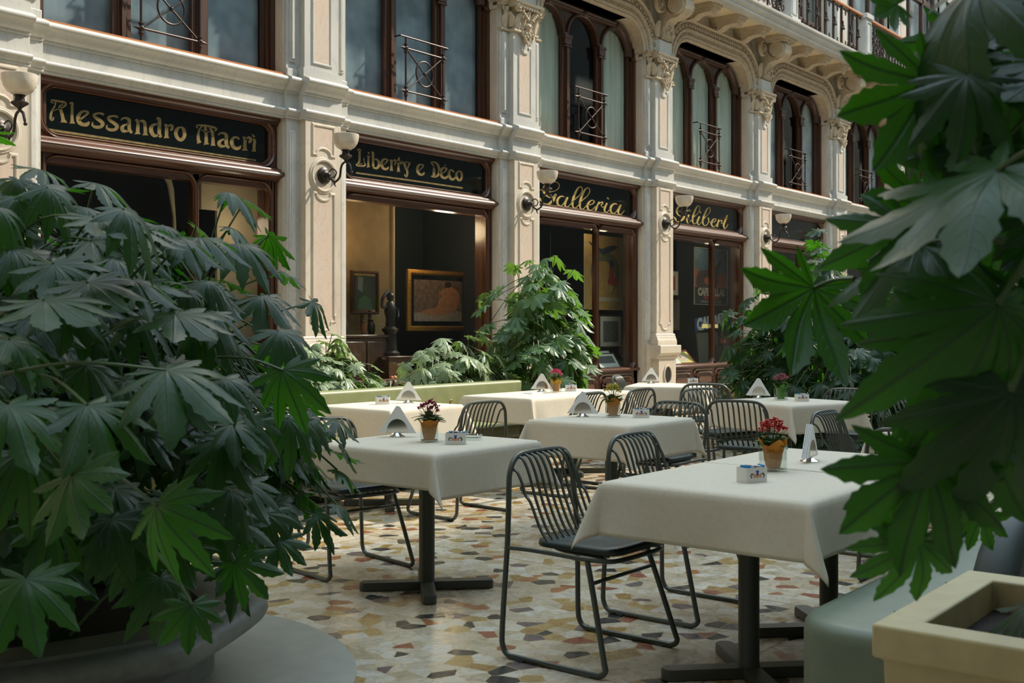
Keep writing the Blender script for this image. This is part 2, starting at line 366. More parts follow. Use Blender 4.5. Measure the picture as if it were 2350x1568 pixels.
M['leafmid']=leafmat('mid_fatsia_leaf',(.045,.10,.045),(.085,.16,.070),(.20,.45,.03),tf=.32,vein=(.15,.24,.10))

# ================================================================== the room shell
X0, BAY, WIN = 5.508, 3.914, 2.987
NW = 8
def wx(k): return X0+k*BAY
XEND = wx(NW)-.9
obj('floor', MB().box(-4,44,-5,10.3,-.1,0), M['floor'], kind='structure', smooth=False)
obj('wall_right', MB().box(-10,44,-5.4,-5,0,20.2), M['farwall'], kind='structure', smooth=False)
obj('wall_back', MB().box(-4.4,-4,-5.4,12,0,19), M['farwall'], kind='structure', smooth=False)
obj('wall_far', MB().box(44,44.4,-5.4,12,0,19), M['cream'], kind='structure', smooth=False)

# wall over the arches with the eight arched openings, the plain ends and the storey above the balcony
def arch_path(hw, zs, zt, r, n=8):
    """from left spring to right spring, over the top"""
    p=[(-hw,zs-.0)]
    for i in range(n+1):
        a=pi-pi/2*i/n; p.append((-hw+r+r*cos(a), zt-r+r*sin(a)))
    for i in range(n+1):
        a=pi/2-pi/2*i/n; p.append((hw-r+r*cos(a), zt-r+r*sin(a)))
    p.append((hw,zs)); return p
HW=WIN/2
wm=MB()
for k in range(NW):
    xc=wx(k)+HW; P=arch_path(HW-.04,5.9,6.5,.50)
    v=[];f=[]
    for (x,z) in P: v+= [(xc+x,10.12,z),(xc+x,10.12,7.2),(xc+x,10.5,z)]
    for i in range(len(P)-1): f+=[(3*i,3*i+1,3*i+4,3*i+3),(3*i,3*i+3,3*i+5,3*i+2)]
    wm.add(v,f)
for k in range(NW+1):
    x=wx(k)-(BAY-WIN); wm.box(x-.02,x+BAY-WIN+.02,10.14,10.46,0,7.2)
wm.box(-10,wx(0)-(BAY-WIN),10.14,10.9,0,7.2); wm.box(XEND+.85,44,10.14,10.9,0,7.2)
obj('wall_left', wm, M['cream'], kind='structure', smooth=False)
# upper storey
um=MB()
for k in range(-1,NW+1):
    x=wx(k)-(BAY-WIN); um.box(x,x+BAY-WIN,10.15,10.7,7.35,18)
    um.box(x+BAY-WIN,x+BAY,10.15,10.7,11.2,18)
um.box(-10,wx(-1)-.9,10.15,10.7,7.35,18); um.box(wx(NW+1)-.9,44,10.15,10.7,7.35,18)
obj('wall_upper_storey', um, M['cream'], kind='structure', smooth=False)

# entablature mouldings (y offset from wall, z)
def strip_x(mb, prof, x0, x1, back):
    poly=[(back,prof[0][1])]+prof+[(back,prof[-1][1])]
    return mb.prism(poly, x0, x1, 'x')
def entab(p):
    """profile of the marble band: small moulding, frieze, ledge; p = how far it stands forward"""
    y=10.13-p
    return [(y-.015,3.757),(y-.015,3.785),(y-.030,3.79),(y-.035,3.815),(y-.055,3.83),(y-.060,3.850),(y-.052,3.865),(y-.010,3.872),(y,3.88),
            (y,4.045),(y-.015,4.05),(y-.018,4.075),(y-.040,4.085),(y-.055,4.11),(y-.070,4.145),(y-.100,4.165),(y-.115,4.18),(y-.118,4.205),(y-.108,4.222),(y-.030,4.254)]
em=MB()
for k in range(NW): strip_x(em, entab(0), wx(k)-.05, wx(k)+WIN+.05, 10.3)
strip_x(em, entab(0), 0, wx(0)-.85, 10.3)
obj('trim_1', em, M['marble'], kind='structure', ang=50)

# ------------------------------------------------------------------ pilasters
def panel_frame(x0,x1,z0,z1,y,r=.03,wd=.022,kind='rect'):
    p=rrect(x0,x1,z0,z1,r,4)
    return MB().sweep(p,[(-.004,y),(-wd*.25,y-.012),(-wd*.6,y-.012),(-wd*.75,y-.004),(-wd,y-.004),(-wd,y+.004)][::-1],closed=True)
def u_panel(x0,x1,z0,z1,notch_b,notch_t):
    """tall panel outline whose ends step in and finish in a half round (bottom) or are bitten by a roundel (top)"""
    hw=(x1-x0)/2; xc=(x0+x1)/2; P=[]
    r=hw*.72
    if notch_t: 
        for i in range(9):
            a=-pi*i/8; P.append((xc+r*cos(a)*1.15, z1+ (r*.75)*sin(a)))
        P=[(x1,z1)]+P+[(x0,z1)]
    else: P+=[(x1,z1),(x0,z1)]
    if notch_b=='u':
        P.append((x0,z0+.10)); P.append((x0-.015,z0+.10)); P.append((x0-.015,z0+.06)); P.append((x0+hw-r,z0+.045))
        for i in range(9):
            a=pi+pi*i/8; P.append((xc+r*cos(a), z0+.03+r*.7*sin(a)))
        P.append((x1-hw+r,z0+.045)); P.append((x1+.015,z0+.06)); P.append((x1+.015,z0+.10)); P.append((x1,z0+.10))
    elif notch_b=='arc':
        P.append((x0,z0))
        for i in range(9):
            a=pi-pi*i/8; P.append((xc+r*1.15*cos(a), z0+r*.75*sin(a)))
        P.append((x1,z0))
    else: P+=[(x0,z0),(x1,z0)]
    return P
def acanthus(w,h,curl,lobes=4,rows=9,cols=9):
    """a carved leaf: x across, z up, y forward (negative) as it curls over"""
    v=[];f=[]
    for j in range(rows):
        t=j/(rows-1); base=(sin(pi*min(1,t*.9+.12))**.6)
        wd=w*.5*base*(1+.20*sin(t*lobes*2*pi))
        th=t*1.15
        z=h*(t if t<.78 else .78+.16*sin((t-.78)/.22*pi*.62)); y=-.012-curl*(t**2.6)*1.0
        if t>.78: z-= h*.10*((t-.78)/.22)**2
        for i in range(cols):
            u=i/(cols-1)*2-1
            v.append((u*wd, y-.018*(1-abs(u)**1.5)*(1 if i%2 else .55)+.012*abs(u), z+.10*h*abs(u)*(.25)))
    n=len(v); v+=[(a,b+.014,c) for a,b,c in v]
    for j in range(rows-1):
        for i in range(cols-1):
            a=j*cols+i; f.append((a,a+1,a+cols+1,a+cols)); f.append((n+a,n+a+cols,n+a+cols+1,n+a+1))
    ed=[i for i in range(cols)]+[j*cols+cols-1 for j in range(1,rows)]+[(rows-1)*cols+i for i in range(cols-2,-1,-1)]+[j*cols for j in range(rows-2,0,-1)]
    for a,b in zip(ed,ed[1:]+ed[:1]): f.append((a,n+a,n+b,b))
    return MB().add(v,f)
def volute(r, y0, y1, turns=1.75, n=26, hand=1, start=pi/2, tw=.24):
    """spiral band lying in a plane parallel to the facade between y0 and y1, centred on the eye"""
    pts=[]
    for i in range(n+1):
        t=i/n; a=start-hand*turns*2*pi*t; rr=r*(1-t*.82); pts.append((rr*cos(a), rr*sin(a), r*tw*(1-.62*t)))
    m=MB(); v=[];f=[]
    for i,(x,z,w) in enumerate(pts):
        q=Vector((x,z)); 
        if q.length>1e-6: q.normalize()
        v+=[(x-q.x*w*.5,y1,z-q.y*w*.5),(x-q.x*w*.5,y0,z-q.y*w*.5),(x,y0-.006,z),(x+q.x*w*.5,y0,z+q.y*w*.5),(x+q.x*w*.5,y1,z+q.y*w*.5)]
    for i in range(n):
        for j in range(4): f.append((5*i+j,5*i+j+1,5*i+6+j,5*i+5+j))
    m.add(v,f); m.add(*disc_y(0,0,r*.24,y0-.012,y1))
    m.add(*disc_y(0,0,r*.86,y0+(y1-y0)*.62,y1))
    return m
def disc_y(x,z,r,y0,y1,n=16):
    v=[(x+r*cos(2*pi*i/n),y0,z+r*sin(2*pi*i/n)) for i in range(n)]+[(x+r*cos(2*pi*i/n),y1,z+r*sin(2*pi*i/n)) for i in range(n)]
    return v,[tuple(range(n)),tuple(range(n,2*n))[::-1]]+[(i,(i+1)%n,n+(i+1)%n,n+i) for i in range(n)]
T=lambda x,y,z: Matrix.Translation((x,y,z))
SH=.275; ST=.4635            # half widths: shaft, whole pilaster
YS, YF = 10.09, 9.98          # side strips / shaft front
def make_pilaster():
    """local x=0 at the centre; y in world values"""
    root=empty('pilaster',(0,0,0),'','pilaster')
    b=MB()
    # pedestal with cap
    b.box(-SH-.05,SH+.05,YF-.09,10.14,0,.14); b.box(-SH-.01,SH+.01,YF-.05,10.14,.14,.80)
    strip_x(b,[(YF-.05,.80),(YF-.07,.82),(YF-.07,.85),(YF-.10,.88),(YF-.12,.90),(YF-.12,1.02),(YF-.11,1.03)],-SH-.07,SH+.07,10.14)
    ped=obj('pedestal',b,M['cream'],root)
    v,f=disc_y(0,.52,.105,YF-.056,10.0,20); o=MB().add([(x,y,.52+(z-.52)*1.3) for x,y,z in v],f)
    obj('dark_oval',o,M['bronze'],ped,label='dark green oval marble inlay')
    fr=MB().sweep([(.125*cos(a),.52+.16*sin(a)) for a in [2*pi*i/28 for i in range(28)]],[(.02,YF-.05),(.012,YF-.07),(-.008,YF-.07),(-.016,YF-.055)],closed=True)
    obj('oval_frame',fr,M['cream'],ped)
    # base mouldings
    b=MB(); strip_x(b,[(YF-.055,1.03),(YF-.055,1.10),(YF-.045,1.13),(YF-.03,1.16),(YF-.03,1.18),(YF-.018,1.19),(YF-.018,1.215),(YF,1.23)],-SH-.04,SH+.04,10.14)
    b.box(-ST,ST,YS-.03,10.14,0,1.05); obj('base',b,M['cream'],root)
    # side strips with channel
    b=MB(); b.box(-ST,ST,YS,10.2,1.05,3.757)
    obj('side_strip',b,M['marble'],root,smooth=False)
    for s in (-1,1):
        b=MB(); b.box(min(s*.33,s*.43),max(s*.33,s*.43),YS-.022,YS+.01,1.12,3.62)
        b.box(min(s*.352,s*.408),max(s*.352,s*.408),YS-.034,YS+.01,1.16,3.58)
        obj('strip_moulding',b,M['marble'],root,bevel=.008)
    b=MB(); b.box(-SH,SH,YF,YS+.02,1.22,3.757); obj('shaft',b,M['cream'],root,smooth=False)
    # sunk pink panels and frames
    PW=.15
    lo=u_panel(-PW,PW,1.36,2.90,'u',True); up=u_panel(-PW,PW,3.385,3.70,'arc',False)
    prof=[(-.002,YF),(.006,YF-.014),(.020,YF-.016),(.028,YF-.006),(.034,YF-.006),(.040,YF+.002)]
    fr=MB().sweep(lo,prof[::-1] if 0 else [(-a,b_) for a,b_ in prof],closed=True); fr.sweep(up,[(-a,b_) for a,b_ in prof],closed=True)
    pfr=obj('panel_frame',fr,M['cream'],root)
    pn=MB().prism(lo,YF-.003,YF+.005,'y'); pn.prism(up,YF-.003,YF+.005,'y'); obj('pink_panel',pn,M['pink'],pfr,smooth=False,label='veined pink marble panel')
    # roundel
    rz=3.13
    fr=MB().sweep([(.175*cos(a),rz+.175*sin(a)) for a in [2*pi*i/32 for i in range(32)]],[(.012,YF),(.008,YF-.020),(-.010,YF-.024),(-.022,YF-.012),(-.035,YF-.012),(-.045,YF+.002)][::1],closed=True)
    obj('roundel',fr,M['cream'],root)
    # entablature break-outs
    b=MB(); strip_x(b,entab(.045),-ST-.02,ST+.02,10.3); strip_x(b,entab(.14),-SH-.03,SH+.03,10.3); obj('entablature_block',b,M['marble'],root,ang=50)
    # upper shaft
    b=MB(); b.box(-ST,ST,YS+.01,10.5,4.254,6.05); obj('upper_side_strip',b,M['marble'],root,smooth=False)
    b=MB(); b.box(-SH+.01,SH-.01,YF+.03,YS+.03,4.254,5.66); b.box(-SH-.03,SH+.03,YF,YS+.03,4.254,4.36); obj('upper_shaft',b,M['marble'],root,smooth=False)
    for s in (-1,1):
        b=MB(); b.box(min(s*.335,s*.425),max(s*.335,s*.425),YS-.012,YS+.03,4.42,5.58)
        b.box(min(s*.355,s*.405),max(s*.355,s*.405),YS-.026,YS+.02,4.45,5.55)
        b.box(min(s*.31,s*.47),max(s*.31,s*.47),YS-.015,YS+.03,4.254,4.34)
        obj('upper_strip_moulding',b,M['marble'],root,bevel=.008)
    up=u_panel(-.125,.125,4.46,5.40,'rect',True)
    fr=MB().sweep(up,[(-a,b_+.03) for a,b_ in prof],closed=True); 
    fr.sweep([(.10*cos(a),5.41+.085*sin(a)) for a in [pi+pi*i/14 for i in range(15)]],[(.02,YF+.03),(.014,YF+.008),(-.006,YF+.008),(-.012,YF+.03)])
    ufr=obj('upper_panel_frame',fr,M['marble'],root)
    obj('upper_pink_panel',MB().prism(up,YF+.026,YF+.035,'y'),M['pink'],ufr,smooth=False,label='veined pink marble panel')
    # capital
    cp=MB(); cp.box(-SH+.02,SH-.02,YF+.02,YS+.05,5.60,5.98); cp.box(-ST+.02,ST-.02,YS,YS+.1,5.60,5.98)
    strip_x(cp,[(YF+.01,5.60),(YF-.01,5.61),(YF-.01,5.635),(YF+.02,5.64)],-SH-.01,SH+.01,10.2)
    strip_x(cp,[(YS-.01,5.60),(YS-.03,5.61),(YS-.03,5.635),(YS,5.64)],-ST-.01,ST+.01,10.2)
    strip_x(cp,[(YF-.02,5.95),(YF-.06,5.97),(YF-.06,6.0),(YF-.08,6.01),(YF-.08,6.05)],-SH-.06,SH+.06,10.2)
    strip_x(cp,[(YS-.03,5.95),(YS-.06,5.97),(YS-.06,6.0),(YS-.08,6.01),(YS-.08,6.05)],-ST-.04,ST+.04,10.2)
    cbl=obj('capital_block',cp,M['carved'],root,ang=50)
    cp=MB(); lf=acanthus(.15,.24,.07); sm=acanthus(.11,.13,.05)
    for x in (-.19,-.06,.07,.20): cp.join(lf,T(x,YF+.01,5.64))
    for x in (-.13,.01,.14): cp.join(sm,T(x,YF-.02,5.80))
    for s in (-1,1):
        cp.join(lf,T(s*.37,YS-.005,5.64)); cp.join(sm,T(s*.37,YS-.03,5.82))
        cp.join(lf,T(s*(SH+.005),10.05,5.66)@Matrix.Rotation(s*pi/2,4,'Z'))
        cp.join(volute(.062,YF-.075,YF-.02,hand=s),T(s*.24,0,5.93))
        cp.join(volute(.04,YS-.05,YS-.02,hand=s),T(s*.42,0,5.92))
    for i in range(9): cp.sphere((-.24+.06*i,YF-.05,5.955),.022,8,5)
    obj('capital_foliage',cp,M['carved'],cbl,ang=60)
    # carved drop with mask and scrolls
    dp=MB()
    dp.sphere((0,YF-.03,5.70),.052,10,8,1,.9,1.15); dp.sphere((-.03,YF-.075,5.71),.014); dp.sphere((.03,YF-.075,5.71),.014); dp.sphere((0,YF-.085,5.69),.014,8,6,.8,1,1.3)
    dp.join(volute(.055,YF-.06,YF+.01,hand=1,n=18),T(-.075,0,5.60)); dp.join(volute(.055,YF-.06,YF+.01,hand=-1,n=18),T(.075,0,5.60))
    dp.tube([(-.12,YF-.02,5.62),(-.11,YF-.05,5.54),(-.06,YF-.05,5.48),(0,YF-.04,5.42)],[.022,.022,.018,.008],6); dp.tube([(.12,YF-.02,5.62),(.11,YF-.05,5.54),(.06,YF-.05,5.48),(0,YF-.04,5.42)],[.022,.022,.018,.008],6)
    for i in range(7): dp.sphere((.03*sin(i*2.3),YF-.05,5.60-.026*i),.026-.0018*i,7,5)
    dp.join(acanthus(.13,.15,.06),T(0,YF-.0,5.48))
    for s in (-1,1):
        for q in range(4): dp.sphere((s*(.055+.035*q),YF-.07,5.80+.03*q),.024,7,5)
    obj('carved_drop',dp,M['carved'],cbl,ang=60)
    # impost and scroll console under the balcony
    b=MB(); b.box(-ST+.06,ST-.06,YF+.06,10.5,6.05,6.30); b.prism([(-.20,YF-.02),(.20,YF-.02),(.26,YF+.08),(.26,YS+.1),(-.26,YS+.1),(-.26,YF+.08)],6.05,6.28,'z')
    b.box(-ST+.10,ST-.10,YF+.08,10.3,6.28,7.1)
    obj('impost',b,M['marble'],root,smooth=False)
    b=MB()
    side=[(10.1,6.30),(9.96,6.30),(9.92,6.42),(9.88,6.56),(9.80,6.62),(9.66,6.63),(9.54,6.70),(9.49,6.82),(9.50,6.93),(9.56,7.00),(9.56,7.02),(10.1,7.02)]
    b.prism([(y,z) for y,z in side],-.13,.13,'x')
    b.box(-.30,.30,9.44,10.1,7.02,7.10); b.box(-.26,.26,9.48,10.1,6.98,7.02)
    cns=obj('console',b,M['carved'],root,ang=40)
    b=MB()
    for s in (-1,1):
        vo=volute(.185,0,.07,turns=2.1,hand=-1 if s>0 else 1,n=34,start=pi/2)
        b.join(vo,T(s*.14,9.66,6.84)@Matrix.Rotation(-s*pi/2,4,'Z')@T(0,-.02,0))
        vo=volute(.155,0,.06,turns=2.0,hand=s,n=30); b.join(vo,T(s*.30,9.86,6.84))
    for i in range(8): b.sphere((0,9.50+.06*i if i<1 else 9.52+.05*i,6.98-.055*i if i<7 else 6.6),.036,8,6,1.2,.8,1)
    b.join(acanthus(.30,.40,.10),T(0,9.93,6.32)); b.join(acanthus(.20,.30,.06),T(-.22,9.99,6.32)); b.join(acanthus(.20,.30,.06),T(.22,9.99,6.32))
    for i in range(10):
        a=i*2.4; b.sphere((.10*sin(a)+.04,9.90+.03*cos(a*1.7),6.36+.03*i),.034,7,5)
    obj('console_scrolls',b,M['carved'],cns,ang=60)
    # continuation above the balcony
    return root
pil=make_pilaster()
PLAB=['marble pilaster at the far left edge of the photo, beside the tan-partition shop','marble pilaster between the tan-partition shop and the shop with the gold-framed painting',
 'marble pilaster rising behind the tall green shrub, right of the gold-framed painting','marble pilaster with its pedestal and dark oval in view, between the two script-lettered shops',
 'marble pilaster right of the blue and orange poster shop, behind the dark shrub','marble pilaster right of the unlettered dark shop, half hidden by leaves',
 'marble pilaster seen as a pale sliver left of the hanging foreground leaves','distant marble pilaster seen only through gaps in the foreground leaves','farthest marble pilaster of the row, at the end of the gallery']
pils=[]
for k in range(NW+1):
    x=wx(k)-(BAY-WIN)/2
    p=pil if k==0 else copy_tree(pil)
    p.location=(x,0,0); p['label']=PLAB[k]; p['group']='marble pilasters of the facade'; pils.append(p)

for k in range(2,NW+1):
    x=wx(k)-(BAY-WIN)/2
    b=MB(); b.box(x-ST,x+ST,10.08,10.2,7.35,11.2); b.box(x-SH,x+SH,9.98,10.1,7.35,11.0); o=obj('trim_%d'%(10+k),b,M['marble'],kind='structure',smooth=False)
    b=MB().prism(rrect(x-.13,x+.13,7.75,10.6,.03,3),9.972,9.98,'y'); obj('pink_panel',b,M['pink'],o,smooth=False)
# ------------------------------------------------------------------ archivolts
def make_archivolt():
    root=empty('trim_30',(0,0,0))
    P=arch_path(HW-.06,6.02,6.50,.48,10)
    P2=P[1:-1]
    a=MB().sweep(P,[(0,10.44),(0,10.08),(.035,10.06),(.05,10.075),(.06,10.05),(.10,10.045),(.11,10.065)])
    a.sweep(P,[(.15,10.06),(.16,10.03),(.21,10.02),(.215,10.05)]); a.sweep(P,[(.33,10.06),(.335,10.0),(.36,9.985),(.375,10.0),(.38,10.13)])
    a.sweep(P,[(.10,10.06),(.15,10.06),(.34,10.045),(.34,10.12)])
    obj('moulding',a,M['carved'],root,ang=50)
    # resample path
    def along(off,step):
        pts=[Vector(p) for p in P]; out=[]; acc=0; nxt=step/2
        for i in range(len(pts)-1):
            d=(pts[i+1]-pts[i]); l=d.length
            if l<1e-9: continue
            n=Vector((-d.y,d.x))/l
            while nxt<=acc+l:
                q=pts[i]+d*((nxt-acc)/l)+n*off; out.append((q.x,q.y,atan2(n.x,n.y))); nxt+=step
            acc+=l
        return out
    e=MB()
    for x,z,a_ in along(.275,.085):
        s=MB().sphere((0,0,0),.036,8,6,.78,.6,1.25); e.join(s,T(x,10.035,z)@Matrix.Rotation(a_,4,'Y'))
        s=MB().box(-.006,.006,-.02,.02,-.045,.045); e.join(s,T(x+.042*cos(a_),10.035,z-.042*sin(a_))@Matrix.Rotation(a_,4,'Y'))
    obj('egg_and_dart',e,M['carved'],root,ang=60)
    e=MB()
    for x,z,a_ in along(.130,.040): e.sphere((x,10.045,z),.014,6,4)
    obj('bead_row',e,M['carved'],root,ang=60)
    return root
av=make_archivolt()
ALAB=['stone arch over the upper windows above the tan-partition shop','stone arch over the grey-blinded upper windows above the gold-framed painting','stone arch over the pale-curtained upper windows above the yellow poster shop',
 'stone arch over the pale-curtained upper windows above the blue and orange poster','stone arch over the dark upper windows right of the curtained ones','stone arch half hidden behind the large bright green leaf','distant stone arch glimpsed behind the foreground leaves','farthest stone arch behind the foreground leaves']
for k in range(NW):
    a=av if k==0 else copy_tree(av)
    a.name='trim_%d'%(30+k); a.location=(wx(k)+HW,0,0); a['kind']='structure'

# ------------------------------------------------------------------ upper windows
MU=((1.01,.075),(1.97,.075))
def make_upper(k):
    root=empty('window_%d'%(k+1),(wx(k),0,0),kind='structure')
    dk=M['darkwood']
    lights=[(.13,1.01-.075),(1.01+.075,1.97-.075),(1.97+.075,2.86)]
    fr=MB(); ZS,ZT=5.92,6.5
    # spandrel board with three round-headed openings
    for i,(a,b) in enumerate(lights):
        xc=(a+b)/2; r=(b-a)/2; zc=6.34-r if i!=1 else 6.34-r
        v=[];f=[]; n=14
        x0=a-.08; x1=b+.08
        P=[(xc+r*cos(pi-pi*j/n), zc+r*sin(pi-pi*j/n)) for j in range(n+1)]
        for j,(x,z) in enumerate(P):
            xt=x0+(x1-x0)*j/n; v+=[(x,10.36,z),(xt,10.36,6.56),(x,10.45,z),(xt,10.36,zc) ]
        for j in range(n): f+=[(4*j,4*j+1,4*j+5,4*j+4),(4*j,4*j+4,4*j+6,4*j+2)]
        fr.add(v,f); fr.add([(x0,10.36,zc-.01),(a,10.36,zc-.01),(a,10.36,zc+.0),(x0,10.36,6.56),(xc-r,10.36,zc)],[(0,1,4,3)]); fr.add([(x1,10.36,zc-.01),(b,10.36,zc-.01),(x1,10.36,6.56),(xc+r,10.36,zc)],[(0,1,3,2)])
        fr.sweep([(xc+(r+.0)*cos(pi-pi*j/16), zc+(r+.0)*sin(pi-pi*j/16)) for j in range(17)],[(0,10.38),(0,10.33),(.025,10.31),(.05,10.32),(.065,10.35),(.065,10.38)])
        for xx in (a,b):
            fr.box(xx-.03 if xx==b else xx-.035, xx+.035 if xx==b else xx+.03, 10.33,10.38,4.254,zc)
    for xm,hw in ((1.01,.075),(1.97,.075)):
        fr.box(xm-hw+.02,xm+hw-.02,10.32,10.44,4.254,6.0); fr.box(xm-.022,xm+.022,10.29,10.33,4.254,5.85)
        fr.box(xm-.10,xm+.10,10.27,10.4,5.90,5.95); fr.box(xm-.085,xm+.085,10.28,10.4,5.80,5.90); fr.box(xm-.09,xm+.09,10.275,10.4,5.76,5.785)
    for s,(a,b) in ((0,(-.04,.13)),(1,(2.86,3.03))):
        fr.box(a,b,10.30,10.5,4.254,6.2); m_=(a+b)/2; fr.box(m_-.04,m_+.04,10.27,10.31,4.254,6.1); fr.box(a,b,10.26,10.4,5.88,5.93)
    # outer arched head moulding and foliate bosses
    P=[(x+HW,z) for x,z in arch_path(HW-.10,5.95,6.46,.46,8)]
    fr.sweep(P,[(0,10.36),(0,10.30),(-.03,10.28),(-.06,10.30),(-.08,10.29),(-.11,10.33),(-.11,10.37)])
    for (a,b) in lights:
        xc=(a+b)/2; fr.sphere((xc,10.30,6.40),.05,8,6,1.1,.8,1.2); fr.sphere((xc-.05,10.31,6.43),.03,7,5); fr.sphere((xc+.05,10.31,6.43),.03,7,5)
    obj('frame',fr,M['darkwood'],root,ang=40)
    obj('sill',MB().box(-.02,3.01,10.10,10.40,4.254,4.272),M['orangewood'],root,smooth=False,label='thin orange-brown wooden sill strip')
    for (a,b) in lights: obj('pane',MB().box(a-.02,b+.02,10.405,10.412,4.26,6.40),M['upperpane'] if k<2 else M['pane'],root,smooth=False)
    # what stands behind each light
    kinds={0:'hhh',1:'hhh',2:'cdc',3:'ccc',4:'hdh',5:'hdh',6:'ddd',7:'ddd'}[k]
    for i,(a,b) in enumerate(lights):
        t=kinds[i]
        if t=='d': continue
        m=MB(); n=44; v=[];f=[]
        amp=.018 if t=='c' else .0008
        for j in range(n+1):
            x=a-.05+(b-a+.1)*j/n; y=10.455+amp*sin(j*1.45+i)+amp*.5*sin(j*.7)
            v+=[(x,y,4.2),(x,y,6.6)]
        for j in range(n): f.append((2*j,2*j+1,2*j+3,2*j+2))
        m.add(v,f); obj('curtain' if t=='c' else 'blind',m,M['curtain'] if t=='c' else M['haze'],root,ang=80,fixn=False)
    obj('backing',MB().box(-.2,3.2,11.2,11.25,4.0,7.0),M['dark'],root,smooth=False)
    return root
for k in range(NW): make_upper(k)
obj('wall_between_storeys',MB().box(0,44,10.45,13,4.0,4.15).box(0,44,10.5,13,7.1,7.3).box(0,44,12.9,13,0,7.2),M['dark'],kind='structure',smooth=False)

# window railings
def make_railing():
    root=empty('window_railing',(0,0,0),'','railing')
    b=MB(); y=10.17; x0,x1=1.13,1.85; zb,zt=4.42,4.98
    for x in (x0,x1):
        b.tube([(x,y,4.285),(x,y,5.13)],.013,8)
    for z in (zb,zt): b.tube([(x0-.0,y,z),(x1+.0,y,z)],.012,8)
    brs=obj('bars',b,M['iron'],root)
    b=MB(); b.tube([(x0-.1,y+.10,5.13),(x0-.1,y,5.13),(x1+.1,y,5.13),(x1+.1,y+.10,5.13)],.011,8); obj('top_rail',b,M['iron'],root)
    b=MB(); b.tube([(x0,y,zb),(x1,y,zt)],.010,8); b.tube([(x0,y,zt),(x1,y,zb)],.010,8); b.sphere(((x0+x1)/2,y,(zb+zt)/2),.026,8,6); obj('cross_bars',b,M['iron'],root)
    b=MB(); xc=(x0+x1)/2; zc=(zb+zt)/2; b.tube([(xc+.165*cos(2*pi*i/28),y,zc+.165*sin(2*pi*i/28)) for i in range(28)],.011,8,closed=True); obj('ring',b,M['iron'],root)
    for x in (x0,x1):
        for z in (zb,zt):
            s=MB().sphere((x,y,z),.034,8,6); s.lathe([(.012,.03),(.028,.045),(.028,.055),(.014,.065)],(x,y,z),10); s.lathe([(.012,-.065),(.028,-.055),(.028,-.045),(.012,-.03)],(x,y,z),10)
            sg=-1 if x==x0 else 1
            s.tube([(x,y,z),(x+sg*.05,y,z),(x+sg*.10,y,z)],[.024,.016,.003],8)
            if z==zb: s.tube([(x,y,z),(x,y,z-.06),(x,y,z-.13)],[.018,.022,.004],8)
            obj('boss',s,M['iron'],brs)
    return root
rl=make_railing()
RL=['above the tan-partition shop','in front of a grey blind, above the gold-framed painting','in front of the dark middle light between two pale curtains','in front of the pale-curtained window above the blue and orange poster',
 'in front of the dark window above the unlettered shop','beside the large bright green leaf','behind the foreground leaves, seventh along','farthest along behind the leaves']
for k in range(NW):
    r=rl if k==0 else copy_tree(rl)
    r.location=(wx(k),0,0); r['label']='iron window railing '+RL[k]; r['group']='iron railings of the upper windows'

